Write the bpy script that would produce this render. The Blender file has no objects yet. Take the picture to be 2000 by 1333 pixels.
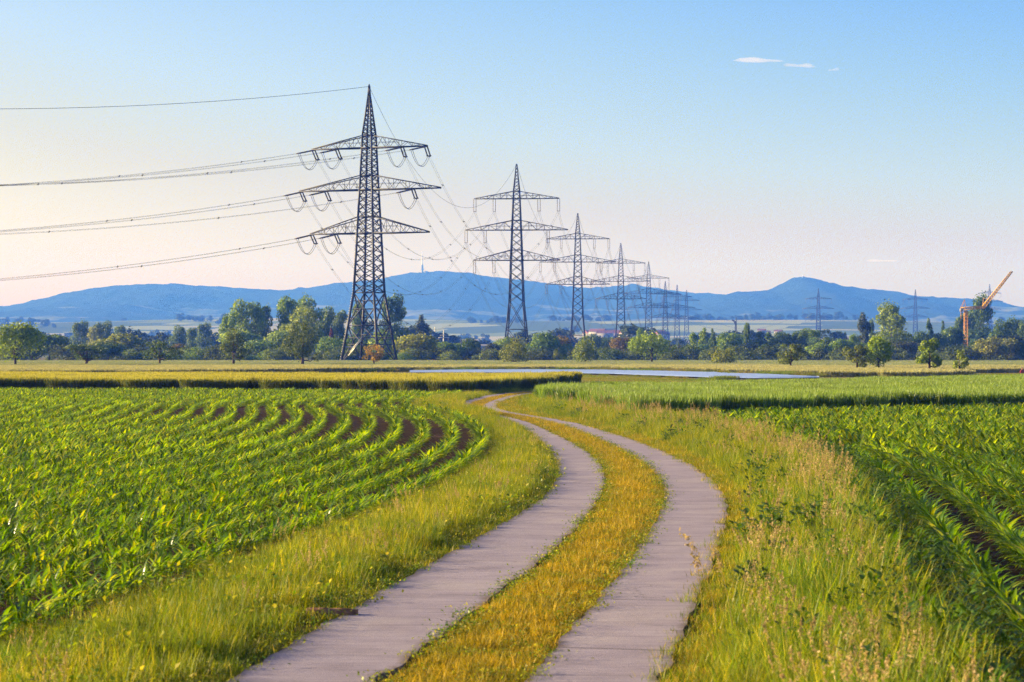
import bpy, math, random
import numpy as np
from mathutils import Vector

S = bpy.context.scene
COL = S.collection
R = np.random.default_rng(7)
random.seed(7)
F_PX, CAM_H, HOR = 5556.0, 2.4, 686.0      # lens in photo pixels, eye height, horizon row


def gnd(px, py, z=0.0):
    """point of height z seen at photo pixel px, py"""
    d = F_PX * (CAM_H - z) / (py - HOR)
    return (px - 1000) / F_PX * d, d


def at(px, D):
    return (px - 1000) / F_PX * D


def zat(py, D):
    return CAM_H + (HOR - py) / F_PX * D


# ------------------------------------------------------------------ tags
def tag(o, label=None, cat=None, group=None, kind=None):
    if label: o['label'] = label
    if cat: o['category'] = cat
    if group: o['group'] = group
    if kind: o['kind'] = kind
    return o


def empty(name, loc, rz=0.0, **k):
    o = bpy.data.objects.new(name, None)
    COL.objects.link(o)
    o.location = loc
    o.rotation_euler = (0, 0, rz)
    return tag(o, **k)


def copy_tree(o, parent=None):
    c = o.copy()
    COL.objects.link(c)
    c.parent = parent
    for ch in list(o.children):
        copy_tree(ch, c)
    return c


# ------------------------------------------------------------------ mesh helpers
class Geo:
    """collects quads with two point attributes: v (random per leaf) and t (root to tip)"""
    def __init__(self):
        self.V, self.F, self.A, self.T, self.n = [], [], [], [], 0

    def add(self, V, F, v=0.5, t=0.0):
        V = np.asarray(V, float).reshape(-1, 3)
        F = np.asarray(F, int).reshape(-1, 4)
        self.V.append(V); self.F.append(F + self.n)
        self.A.append(np.broadcast_to(np.asarray(v, float), (len(V),)).copy())
        self.T.append(np.broadcast_to(np.asarray(t, float), (len(V),)).copy())
        self.n += len(V)

    def beam(self, a, b, w, w2=None):
        a, b = np.asarray(a, float), np.asarray(b, float)
        d = b - a
        L = np.linalg.norm(d)
        if L < 1e-6: return
        d /= L
        up = np.array([0, 0, 1.0]) if abs(d[2]) < .95 else np.array([1.0, 0, 0])
        s = np.cross(d, up); s /= np.linalg.norm(s)
        u = np.cross(s, d)
        w2 = w if w2 is None else w2
        V = []
        for p, ww in ((a, w), (b, w2)):
            for i, j in ((-1, -1), (1, -1), (1, 1), (-1, 1)):
                V.append(p + s * i * ww / 2 + u * j * ww / 2)
        self.add(V, [[0, 1, 5, 4], [1, 2, 6, 5], [2, 3, 7, 6], [3, 0, 4, 7], [3, 2, 1, 0], [4, 5, 6, 7]])

    def box(self, c, s, rz=0.0):
        c, s = np.asarray(c, float), np.asarray(s, float) / 2
        P = np.array([[i, j, k] for k in (-1, 1) for i, j in ((-1, -1), (1, -1), (1, 1), (-1, 1))]) * s
        if rz:
            q = P.copy(); P[:, 0] = q[:, 0] * math.cos(rz) - q[:, 1] * math.sin(rz)
            P[:, 1] = q[:, 0] * math.sin(rz) + q[:, 1] * math.cos(rz)
        self.add(P + c, [[0, 1, 5, 4], [1, 2, 6, 5], [2, 3, 7, 6], [3, 0, 4, 7], [3, 2, 1, 0], [4, 5, 6, 7]])

    def tube(self, pts, rad, sides=6, v=0.5):
        pts = np.asarray(pts, float)
        n = len(pts)
        rad = np.broadcast_to(np.asarray(rad, float), (n,))
        tg = np.gradient(pts, axis=0)
        tg /= np.linalg.norm(tg, axis=1)[:, None] + 1e-9
        ref = np.where(np.abs(tg[:, 2:3]) < .9, np.array([[0, 0, 1.0]]), np.array([[1.0, 0, 0]]))
        s = np.cross(tg, ref); s /= np.linalg.norm(s, axis=1)[:, None] + 1e-9
        u = np.cross(s, tg)
        an = np.linspace(0, 2 * math.pi, sides, endpoint=False)
        V = pts[:, None, :] + rad[:, None, None] * (np.cos(an)[None, :, None] * s[:, None, :] + np.sin(an)[None, :, None] * u[:, None, :])
        i, j = np.meshgrid(np.arange(n - 1), np.arange(sides), indexing='ij')
        j2 = (j + 1) % sides
        Fq = np.stack([i * sides + j, i * sides + j2, (i + 1) * sides + j2, (i + 1) * sides + j], -1).reshape(-1, 4)
        self.add(V.reshape(-1, 3), Fq, v, np.repeat(np.linspace(0, 1, n), sides))

    def mesh(self, name, mat, smooth=False):
        V = np.concatenate(self.V); Fq = np.concatenate(self.F)
        me = bpy.data.meshes.new(name)
        me.vertices.add(len(V)); me.vertices.foreach_set('co', V.astype(np.float32).ravel())
        me.loops.add(Fq.size); me.loops.foreach_set('vertex_index', Fq.astype(np.int32).ravel())
        me.polygons.add(len(Fq))
        me.polygons.foreach_set('loop_start', np.arange(0, Fq.size, 4, dtype=np.int32))
        me.polygons.foreach_set('loop_total', np.full(len(Fq), 4, np.int32))
        if smooth: me.polygons.foreach_set('use_smooth', np.ones(len(Fq), bool))
        for nm, arr in (('v', self.A), ('t', self.T)):
            a = me.attributes.new(nm, 'FLOAT', 'POINT')
            a.data.foreach_set('value', np.concatenate(arr).astype(np.float32))
        me.update(calc_edges=True)
        me.validate()
        if mat: me.materials.append(mat)
        return me

    def obj(self, name, mat, parent=None, smooth=False, loc=None):
        o = bpy.data.objects.new(name, self.mesh(name, mat, smooth))
        COL.objects.link(o)
        if parent: o.parent = parent
        if loc is not None: o.location = loc
        return o


def ribbons(g, base, az, H, W, lean, curl, segs=3, v=None, droop=0.0, wprof=None, fold=0.0):
    """n tapered blades: base (n,3), azimuth, height, width, lean at the root and extra curl to the tip (radians from upright)"""
    n = len(base)
    t = np.linspace(0, 1, segs + 1)
    ang = lean[:, None] + curl[:, None] * t[None, :] ** 1.3
    ds = H[:, None] / segs
    dx = np.sin(ang) * ds; dz = np.cos(ang) * ds
    rx = np.concatenate([np.zeros((n, 1)), np.cumsum((dx[:, 1:] + dx[:, :-1]) / 2, 1)], 1)
    rz = np.concatenate([np.zeros((n, 1)), np.cumsum((dz[:, 1:] + dz[:, :-1]) / 2, 1)], 1)
    ca, sa = np.cos(az), np.sin(az)
    P = np.stack([base[:, 0:1] + rx * ca[:, None], base[:, 1:2] + rx * sa[:, None], base[:, 2:3] + rz], -1)
    wp = (1 - t) ** 0.7 * .92 + .08 if wprof is None else np.interp(t, np.linspace(0, 1, len(wprof)), wprof)
    hw = W[:, None] * wp[None, :] / 2
    side = np.stack([-sa, ca, np.zeros(n)], -1)[:, None, :]
    A = P - side * hw[..., None]; B = P + side * hw[..., None]
    v = R.random(n) if v is None else v
    m = segs + 1
    if fold:
        up = fold * hw
        A[..., 2] += up; B[..., 2] += up
        V = np.stack([A, P, B], 2).reshape(-1, 3)
        b = (np.arange(n) * m * 3)[:, None, None]
        k = np.arange(segs)[None, :, None] * 3
        q = np.array([[0, 1, 4, 3], [1, 2, 5, 4]])
        Fq = (b[..., None] + k[..., None] + q[None, None]).reshape(-1, 4)
        g.add(V, Fq, np.repeat(v, m * 3), np.tile(np.repeat(t, 3), n))
    else:
        V = np.stack([A, B], 2).reshape(-1, 3)
        b = (np.arange(n) * m * 2)[:, None, None]
        k = np.arange(segs)[None, :, None] * 2
        Fq = (b + k + np.array([0, 1, 3, 2])[None, None]).reshape(-1, 4)
        g.add(V, Fq, np.repeat(v, m * 2), np.tile(np.repeat(t, 2), n))
    return P


def cards(g, C, N, size, v=None, t=None, aspect=1.35):
    """leaf-sized quads at C facing N"""
    n = len(C)
    N = N / (np.linalg.norm(N, axis=1)[:, None] + 1e-9)
    r = R.normal(size=(n, 3))
    a = np.cross(N, r); a /= np.linalg.norm(a, axis=1)[:, None] + 1e-9
    b = np.cross(N, a)
    sz = (size * R.uniform(.6, 1.3, n))[:, None]
    a = a * sz * aspect / 2; b = b * sz / 2
    bend = N * sz * R.uniform(-.18, .18, n)[:, None]
    V = np.stack([C - a, C + b * .9 - a * .1 + bend, C + a, C - b * .9 + a * .15 + bend], 1).reshape(-1, 3)
    Fq = np.arange(n * 4).reshape(-1, 4)
    v = R.random(n) if v is None else v
    g.add(V, Fq, np.repeat(v, 4), 0.5 if t is None else np.repeat(t, 4))


# ------------------------------------------------------------------ materials
class NT:
    def __init__(self, name):
        self.m = bpy.data.materials.new(name); self.m.use_nodes = True
        self.t = self.m.node_tree; self.t.nodes.clear()
        self.out = self.n('ShaderNodeOutputMaterial')

    def n(self, typ, **k):
        x = self.t.nodes.new(typ)
        for a, b in k.items(): setattr(x, a, b)
        return x

    def l(self, a, b): self.t.links.new(a, b)

    def noise(self, vec, scale, detail=3, rough=.55, vscale=None):
        x = self.n('ShaderNodeTexNoise')
        x.inputs['Scale'].default_value = scale; x.inputs['Detail'].default_value = detail
        x.inputs['Roughness'].default_value = rough
        if vscale:
            mp = self.n('ShaderNodeMapping'); mp.inputs['Scale'].default_value = vscale
            self.l(vec, mp.inputs['Vector']); vec = mp.outputs[0]
        if vec is not None: self.l(vec, x.inputs['Vector'])
        return x.outputs['Fac']

    def ramp(self, fac, stops, interp='LINEAR'):
        x = self.n('ShaderNodeValToRGB'); x.color_ramp.interpolation = interp
        e = x.color_ramp.elements
        while len(e) < len(stops): e.new(.5)
        for i, (p, c) in enumerate(stops):
            e[i].position = p; e[i].color = (*c, 1)
        self.l(fac, x.inputs[0])
        return x.outputs[0]

    def mix(self, fac, a, b, typ='MIX'):
        x = self.n('ShaderNodeMix', data_type='RGBA', blend_type=typ)
        for s, i in ((fac, 0), (a, 6), (b, 7)):
            if hasattr(s, 'node'): self.l(s, x.inputs[i])
            else: x.inputs[i].default_value = s if i == 0 else (*s, 1)
        return x.outputs[2]

    def math(self, op, a, b=0.0, clamp=False):
        x = self.n('ShaderNodeMath', operation=op, use_clamp=clamp)
        for s, i in ((a, 0), (b, 1)):
            if hasattr(s, 'node'): self.l(s, x.inputs[i])
            else: x.inputs[i].default_value = s
        return x.outputs[0]

    def attr(self, name, out='Fac'): return self.n('ShaderNodeAttribute', attribute_name=name).outputs[out]

    def pos(self): return self.n('ShaderNodeNewGeometry').outputs['Position']

    def princ(self, col, rough=.7, metal=0.0, spec=.3, bump=None, bstr=.3, bdist=.02):
        p = self.n('ShaderNodeBsdfPrincipled')
        if hasattr(col, 'node'): self.l(col, p.inputs['Base Color'])
        else: p.inputs['Base Color'].default_value = (*col, 1)
        if hasattr(rough, 'node'): self.l(rough, p.inputs['Roughness'])
        else: p.inputs['Roughness'].default_value = rough
        p.inputs['Metallic'].default_value = metal
        p.inputs['Specular IOR Level'].default_value = spec
        if bump is not None:
            b = self.n('ShaderNodeBump'); b.inputs['Strength'].default_value = bstr; b.inputs['Distance'].default_value = bdist
            self.l(bump, b.inputs['Height']); self.l(b.outputs[0], p.inputs['Normal'])
        return p

    def done(self, sh):
        self.l(sh.outputs[0], self.out.inputs['Surface']); return self.m


def plain(name, col, rough=.7, metal=0.0, var=.15, scale=3.0, spec=.3):
    t = NT(name)
    f = t.noise(t.pos(), scale)
    c = t.ramp(f, [(.3, tuple(x * (1 - var) for x in col)), (.7, tuple(min(1, x * (1 + var)) for x in col))])
    return t.done(t.princ(c, rough, metal, spec))


def leafmat(name, stops, trans=.4, rough=.5, spec=.25, tcol=(1.25, 1.15, .55), tip=None, inst=.25, patch=None, objcol=False):
    """leaf: ramp over the per-leaf random v, optional tip colour along t, brightness varied per plant and by patches of the field"""
    t = NT(name)
    c = t.ramp(t.attr('v'), stops)
    if objcol:
        oi = t.n('ShaderNodeObjectInfo')
        c = t.mix(1.0, c, oi.outputs['Color'], 'MULTIPLY')
    if tip:
        f = t.ramp(t.attr('t'), [(tip[1], (0, 0, 0)), (tip[2], (1, 1, 1))])
        c = t.mix(f, c, tip[0])
    if inst:
        rn = t.n('ShaderNodeObjectInfo').outputs['Random']
        k = t.ramp(rn, [(0, (1 - inst,) * 3), (1, (1 + inst,) * 3)])
        c = t.mix(1.0, c, k, 'MULTIPLY')
    if patch:
        f = t.noise(t.pos(), patch[1], 2)
        f = t.ramp(f, [(.42, (0, 0, 0)), (.62, (1, 1, 1))])
        c = t.mix(t.math('MULTIPLY', f, patch[2]), c, patch[0])
    p = t.princ(c, rough, 0, spec)
    if trans:
        tr = t.n('ShaderNodeBsdfTranslucent')
        t.l(t.mix(1.0, c, tcol, 'MULTIPLY'), tr.inputs[0])
        mx = t.n('ShaderNodeMixShader'); mx.inputs[0].default_value = trans
        t.l(p.outputs[0], mx.inputs[1]); t.l(tr.outputs[0], mx.inputs[2])
        return t.done(mx)
    return t.done(p)


# ------------------------------------------------------------------ camera, sun, sky
cd = bpy.data.cameras.new('camera'); cam = bpy.data.objects.new('camera', cd); COL.objects.link(cam)
cam.location = (0, 0, CAM_H); cam.rotation_euler = (math.pi / 2, 0, 0)
cd.sensor_width = 36; cd.lens = 100.0
cd.shift_y = (HOR - 666.5) / 2000
cd.clip_start = .5; cd.clip_end = 60000
cd.dof.use_dof = True; cd.dof.focus_distance = 75; cd.dof.aperture_fstop = 6.3
S.camera = cam

SUN_AZ, SUN_EL = math.radians(-76), math.radians(14)
sd = Vector((math.sin(SUN_AZ) * math.cos(SUN_EL), math.cos(SUN_AZ) * math.cos(SUN_EL), math.sin(SUN_EL)))
ld = bpy.data.lights.new('sun', 'SUN'); sun = bpy.data.objects.new('sun', ld); COL.objects.link(sun)
ld.energy = 5.0; ld.angle = math.radians(.5); ld.color = (1.0, .82, .57)
sun.rotation_euler = sd.to_track_quat('Z', 'Y').to_euler(); sun.location = (-60, 20, 60)

W = bpy.data.worlds.new('World'); S.world = W; W.use_nodes = True
wt = W.node_tree; wt.nodes.clear()
wo = wt.nodes.new('ShaderNodeOutputWorld'); bg = wt.nodes.new('ShaderNodeBackground')
sky = wt.nodes.new('ShaderNodeTexSky'); sky.sky_type = 'NISHITA'; sky.sun_disc = False
sky.sun_elevation = SUN_EL; sky.sun_rotation = SUN_AZ
sky.air_density = 1.0; sky.dust_density = 1.2; sky.ozone_density = 4.0; sky.altitude = 200
bg.inputs[1].default_value = .101
# the evening sky: creamy low down, blue higher up, paler towards the sun
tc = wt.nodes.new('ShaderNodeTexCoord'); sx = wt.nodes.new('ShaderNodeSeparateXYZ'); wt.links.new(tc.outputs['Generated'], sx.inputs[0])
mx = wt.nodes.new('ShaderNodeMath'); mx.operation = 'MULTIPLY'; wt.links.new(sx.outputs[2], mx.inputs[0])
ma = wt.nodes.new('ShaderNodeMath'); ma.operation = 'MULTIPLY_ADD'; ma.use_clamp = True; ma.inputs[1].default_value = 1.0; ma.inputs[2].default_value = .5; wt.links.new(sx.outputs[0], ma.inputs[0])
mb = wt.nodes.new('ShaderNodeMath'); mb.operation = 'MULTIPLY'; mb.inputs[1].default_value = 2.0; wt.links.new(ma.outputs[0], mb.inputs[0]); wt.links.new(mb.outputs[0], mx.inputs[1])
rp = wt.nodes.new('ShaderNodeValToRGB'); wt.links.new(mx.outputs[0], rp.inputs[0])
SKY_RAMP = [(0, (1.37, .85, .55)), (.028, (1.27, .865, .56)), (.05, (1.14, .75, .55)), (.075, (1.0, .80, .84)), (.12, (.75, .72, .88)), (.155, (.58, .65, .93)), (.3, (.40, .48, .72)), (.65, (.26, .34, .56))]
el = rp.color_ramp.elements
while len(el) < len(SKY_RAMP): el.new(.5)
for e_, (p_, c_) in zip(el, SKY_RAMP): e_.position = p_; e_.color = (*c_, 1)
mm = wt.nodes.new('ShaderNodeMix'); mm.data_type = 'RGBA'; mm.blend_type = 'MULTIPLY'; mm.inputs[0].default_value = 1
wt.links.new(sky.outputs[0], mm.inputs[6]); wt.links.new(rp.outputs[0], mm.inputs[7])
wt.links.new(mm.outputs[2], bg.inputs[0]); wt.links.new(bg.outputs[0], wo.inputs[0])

S.view_settings.view_transform = 'Standard'; S.view_settings.look = 'None'
S.view_settings.exposure = 1.48; S.view_settings.gamma = 1
S.render.engine = 'CYCLES'
cy = S.cycles
cy.max_bounces = 6; cy.diffuse_bounces = 3; cy.glossy_bounces = 2; cy.transmission_bounces = 3
cy.transparent_max_bounces = 8; cy.volume_bounces = 1; cy.caustics_reflective = False; cy.caustics_refractive = False
cy.use_denoising = True; cy.denoiser = 'OPENIMAGEDENOISE'; cy.denoising_prefilter = 'NONE'; cy.denoising_input_passes = 'RGB_ALBEDO_NORMAL'
cy.sample_clamp_indirect = 6

# ------------------------------------------------------------------ road geometry (x of each edge as a function of distance)
def curve(pts):
    P = np.array(sorted(pts, key=lambda p: p[0]), float)
    xs = np.arange(P[0, 0], P[-1, 0] + .5, .5)
    ys = np.interp(xs, P[:, 0], P[:, 1])
    k = np.ones(15) / 15
    for _ in range(2):
        ys = np.convolve(np.pad(ys, 7, mode='reflect', reflect_type='odd'), k, 'valid')
    return lambda d: np.interp(d, xs, ys)


LL = curve([(5, -3.6), (12, -2.8), (20.6, -2.0), (23.6, -1.7), (28.7, -1.2), (32.2, -.84), (36.6, -.35), (42.5, .28), (47, .6), (50.5, .8), (58, 1.0), (64, .97), (69, .88),
            (79, .66), (88, .35), (95, .02), (100, -.4), (107, -1.25), (112, -1.9), (117, -2.35), (123, -2.6), (132, -2.45), (142, -1.95), (150, -1.4), (158, -.6), (166, .7), (178, 3), (200, 8.5), (240, 20)])
LR = curve([(5, -2.55), (12, -1.75), (20.6, -.95), (23.6, -.6), (28.7, 0), (32.2, .35), (36.6, .76), (42.5, 1.22), (47, 1.5), (50.5, 1.67), (58, 1.86), (64, 1.83), (69, 1.72),
            (79, 1.30), (88, .87), (95, .5), (100, .05), (107, -.75), (112, -1.35), (117, -1.72), (123, -1.9), (132, -1.7), (142, -1.2), (150, -.7), (158, .1), (166, 1.3), (178, 3.8), (200, 9.3), (240, 21)])
RL = curve([(5, -1.5), (12, -.7), (20.6, .11), (23.6, .45), (28.7, 1.01), (32.2, 1.36), (36.6, 1.77), (42.5, 2.28), (48, 2.62), (54, 2.8), (60, 2.8), (66, 2.7), (71, 2.53),
            (79, 2.22), (88, 1.78), (95, 1.32), (100, .85), (106, -.1), (111, -.85), (117, -1.22), (123, -1.32), (132, -1.1), (142, -.65), (150, -.15), (158, .6), (166, 1.9), (178, 4.5), (200, 10), (240, 22)])
RR = curve([(5, -.5), (12, .3), (20.6, 1.09), (23.6, 1.4), (28.7, 1.95), (32.2, 2.3), (36.6, 2.7), (42, 3.22), (46.6, 3.52), (55, 3.74), (62, 3.70), (72, 3.42),
            (81, 2.9), (88, 2.48), (93, 2.1), (98, 1.6), (105, .55), (111, -.2), (118, -.62), (124, -.72), (130, -.6), (142, -.1), (150, .4), (158, 1.2), (166, 2.6), (178, 5.2), (200, 10.8), (240, 23)])
# inner edge of the sown field beside each verge
ML = curve([(5, -7.2), (15, -4.9), (20, -4.35), (27, -3.9), (34, -3.1), (42, -2.05), (50, -1.35), (60, -.75), (72, -.55), (87, -1.05), (100, -1.9), (110, -3.0), (117, -3.6), (130, -3.9), (150, -3.0), (165, -1.4), (175, -.5), (190, 0)])
MR = curve([(5, 2.2), (15, 2.6), (20, 3.05), (25, 3.42), (30, 3.82), (40, 4.9), (52, 5.85), (65, 6.5), (77, 6.5), (95, 5.4), (110, 4.6), (125, 4.3), (140, 4.4)])


def ground_z(x, y):
    x, y = np.asarray(x, float), np.asarray(y, float)
    z = -1.35 * np.exp(-((x - 62) / 16) ** 2 - ((y - 335) / 22) ** 2)
    u = np.clip((y - 2100) / 2900, 0, 1)
    z = z + 52 * u * u * (3 - 2 * u)
    roll = np.sin(x / 310 + y / 520) * 5 + np.sin(x / 170 - y / 410 + 2) * 3 + np.sin(y / 300 + 1) * 4
    return z + roll * np.clip((y - 2600) / 900, 0, 1) * np.clip((6200 - y) / 1200, 0, 1)


def strip(name, fl, fr, d0, d1, z, mat, step=.5, thick=0.0, nx=2, jag=0.0, **k):
    d = np.arange(d0, d1 + step, step)
    a, b = fl(d), fr(d)
    if jag:
        def jn(s):
            r = np.random.default_rng(s).normal(size=len(d)); kk = np.hanning(5); return np.convolve(r, kk / kk.sum(), 'same') * jag
        a = a + jn(1); b = b + jn(2)
    g = Geo()
    n = len(d)
    u = np.linspace(0, 1, nx)
    X = a[:, None] * (1 - u) + b[:, None] * u
    V = np.stack([X, np.broadcast_to(d[:, None], X.shape), np.full(X.shape, z)], -1)
    i, j = np.meshgrid(np.arange(n - 1), np.arange(nx - 1), indexing='ij')
    Fq = np.stack([i * nx + j, i * nx + j + 1, (i + 1) * nx + j + 1, (i + 1) * nx + j], -1).reshape(-1, 4)
    g.add(V.reshape(-1, 3), Fq, np.tile(u, n), np.repeat(d, nx))
    if thick:
        for xs, flip in ((a, 0), (b, 1)):
            V = np.stack([np.stack([xs, d, np.full(n, z)], -1), np.stack([xs, d, np.full(n, z - thick)], -1)], 1).reshape(-1, 3)
            q = np.arange(n - 1)[:, None] * 2 + np.array([0, 2, 3, 1])
            g.add(V, q if not flip else q[:, ::-1], np.repeat(np.full(n, float(flip)), 2), np.repeat(d, 2))
    return tag(g.obj(name, mat), **k)


# ------------------------------------------------------------------ ground materials
def ground_mat():
    t = NT('ground_mat')
    P = t.pos()
    sp = t.n('ShaderNodeSeparateXYZ'); t.l(P, sp.inputs[0])
    near = t.ramp(t.noise(P, 1.1, 5), [(.3, (.10, .085, .022)), (.5, (.17, .15, .03)), (.7, (.24, .19, .06))])
    mp = t.n('ShaderNodeMapping'); mp.inputs['Scale'].default_value = (1 / 210, 1 / 150, 0); mp.inputs['Rotation'].default_value = (0, 0, .12)
    nz = t.n('ShaderNodeTexNoise'); nz.inputs['Scale'].default_value = .004; t.l(P, nz.inputs['Vector'])
    t.l(P, mp.inputs['Vector'])
    vo = t.n('ShaderNodeTexVoronoi', distance='MANHATTAN'); vo.inputs['Scale'].default_value = 1.0; vo.inputs['Randomness'].default_value = .8
    t.l(mp.outputs[0], vo.inputs['Vector'])
    vs = t.n('ShaderNodeSeparateColor'); t.l(vo.outputs['Color'], vs.inputs[0])
    far = t.ramp(vs.outputs[0], [(0, (.07, .11, .03)), (.25, (.16, .21, .06)), (.45, (.38, .35, .14)), (.62, (.10, .15, .05)), (.8, (.30, .33, .12)), (1, (.46, .40, .20))], 'CONSTANT')
    f = t.math('MULTIPLY', t.math('SUBTRACT', sp.outputs[1], 900), 1 / 500., True)
    c = t.mix(f, near, far)
    return t.done(t.princ(c, .9, 0, .1, t.noise(P, 9, 4), .5, .05))


def soil_mat():
    t = NT('soil_mat')
    P = t.pos()
    c = t.ramp(t.noise(P, 3.2, 6, .65), [(.3, (.030, .015, .010)), (.52, (.075, .036, .020)), (.72, (.15, .08, .042))])
    w = t.ramp(t.noise(P, .55, 3), [(.5, (0, 0, 0)), (.72, (1, 1, 1))])
    c = t.mix(t.math('MULTIPLY', w, .45), c, (.13, .105, .018))
    return t.done(t.princ(c, .95, 0, .1, t.noise(P, 14, 6, .7), .9, .06))


def concrete_mat():
    t = NT('track_concrete_mat')
    P = t.pos()
    c = t.ramp(t.noise(P, 1.4, 6, .6), [(.28, (.26, .215, .25)), (.5, (.355, .30, .345)), (.75, (.44, .375, .42))])
    broom = t.noise(P, 1.0, 5, .75, (1.2, 26, 1))
    c = t.mix(.42, c, t.ramp(broom, [(.38, (.12, .10, .12)), (.58, (.42, .36, .40))]))
    band_ = t.noise(P, 1.0, 4, .7, (.35, 4.2, 1))
    c = t.mix(t.math('MULTIPLY', t.ramp(band_, [(.30, (1, 1, 1)), (.46, (0, 0, 0))]), .4), c, (.15, .122, .125))
    c = t.mix(t.math('MULTIPLY', t.ramp(t.noise(P, .55, 4, .65), [(.5, (0, 0, 0)), (.7, (1, 1, 1))]), .45), c, (.50, .43, .40))
    # expansion joints every few metres, worn and broken in places
    mp = t.n('ShaderNodeMapping'); mp.inputs['Scale'].default_value = (.07, .22, 1); t.l(P, mp.inputs['Vector'])
    sp = t.n('ShaderNodeSeparateXYZ'); t.l(mp.outputs[0], sp.inputs[0])
    yy = t.math('ADD', sp.outputs[1], t.math('MULTIPLY', t.noise(P, 1.1, 3), .03))
    saw = t.math('FRACT', t.math('ADD', yy, sp.outputs[0]))
    joint = t.ramp(saw, [(0, (1, 1, 1)), (.010, (1, 1, 1)), (.016, (0, 0, 0))])
    jm = t.ramp(t.noise(P, .35, 3), [(.42, (.1, .1, .1)), (.6, (1, 1, 1))])
    c = t.mix(t.math('MULTIPLY', t.math('MULTIPLY', joint, jm), .75), c, (.05, .042, .042))
    # fine cracks and dark gravel pits
    vo = t.n('ShaderNodeTexVoronoi', feature='DISTANCE_TO_EDGE'); vo.inputs['Scale'].default_value = .75
    wv = t.n('ShaderNodeVectorMath', operation='ADD'); nn = t.n('ShaderNodeTexNoise'); nn.inputs['Scale'].default_value = 2.2
    t.l(P, nn.inputs['Vector']); t.l(P, wv.inputs[0]); t.l(nn.outputs['Color'], wv.inputs[1]); t.l(wv.outputs[0], vo.inputs['Vector'])
    crack = t.ramp(vo.outputs['Distance'], [(0, (1, 1, 1)), (.012, (0, 0, 0))])
    msk = t.ramp(t.noise(P, .5, 2), [(.52, (0, 0, 0)), (.62, (1, 1, 1))])
    c = t.mix(t.math('MULTIPLY', t.math('MULTIPLY', crack, msk), .6), c, (.06, .05, .05))
    pits = t.ramp(t.noise(P, 26, 2), [(.68, (0, 0, 0)), (.76, (1, 1, 1))])
    c = t.mix(t.math('MULTIPLY', pits, .5), c, (.09, .08, .085))
    # earth washed over the rims of the slab
    e = t.attr('v')
    edge = t.math('ABSOLUTE', t.math('SUBTRACT', e, .5))
    ef = t.ramp(t.math('ADD', edge, t.math('MULTIPLY', t.math('SUBTRACT', t.noise(P, 5, 4), .5), .22)), [(.41, (0, 0, 0)), (.51, (1, 1, 1))])
    c = t.mix(t.math('MULTIPLY', ef, .75), c, (.115, .080, .045))
    return t.done(t.princ(c, .8, 0, .25, t.noise(P, 1.0, 5, .8, (5, 34, 5)), .55, .02))


M_GROUND, M_SOIL, M_CONC = ground_mat(), soil_mat(), concrete_mat()
M_VERGE = plain('verge_soil_mat', (.12, .085, .028), .95, 0, .45, 4.0, .1)

# ground sheet
ys = np.unique(np.concatenate([np.arange(-150, 620, 6.0), np.geomspace(620, 9300, 120)]))
xs = np.unique(np.concatenate([np.arange(-120, 121, 6.0), np.geomspace(120, 3300, 45), -np.geomspace(120, 3300, 45)]))
XX, YY = np.meshgrid(xs, ys)
g = Geo()
ny, nx = XX.shape
i, j = np.meshgrid(np.arange(ny - 1), np.arange(nx - 1), indexing='ij')
g.add(np.stack([XX, YY, ground_z(XX, YY)], -1).reshape(-1, 3), np.stack([i * nx + j, i * nx + j + 1, (i + 1) * nx + j + 1, (i + 1) * nx + j], -1).reshape(-1, 4))
tag(g.obj('ground', M_GROUND, smooth=True), 'wide farmland plain reaching to the foot of the blue hills', 'ground', kind='structure')

strip('field_soil', lambda d: -.27 * d - 8, lambda d: ML(d) + .35, 4, 172, .006, M_SOIL, 1.5, nx=8, label='brown earth between the curving maize rows beside the tracks', cat='soil', kind='structure')
strip('field_soil', lambda d: MR(d) - .3, lambda d: .3 * d + 10, 4, 112, .006, M_SOIL, 1.5, nx=8, label='brown earth under the dense maize beyond the tall seeding verge', cat='soil', kind='structure')
strip('verge_soil', lambda d: ML(d) + .2, LL, 4, 185, .011, M_VERGE, 1, nx=3, label='earth of the verge between young maize and concrete track', cat='soil', kind='structure')
strip('verge_soil', RR, lambda d: MR(d), 4, 130, .011, M_VERGE, 1, nx=3, label='earth of the verge under the tall seeding grass', cat='soil', kind='structure')
strip('verge_soil', LR, RL, 4, 235, .015, M_VERGE, .5, nx=3, label='earth of the golden grass strip between the two concrete tracks', cat='soil', kind='structure')
strip('road', LL, LR, 4, 235, .05, M_CONC, .25, .12, 7, .035, label='concrete wheel track nearer the young maize rows', cat='road', kind='structure')
strip('road', RL, RR, 4, 235, .05, M_CONC, .25, .12, 7, .035, label='concrete wheel track nearer the tall seeding verge', cat='road', kind='structure')
# ------------------------------------------------------------------ scattered vegetation (one "stuff" object per kind of cover)
def hidden(me):
    return bpy.data.objects.new(me.name, me)     # never linked to the scene: only its mesh is used


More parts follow.
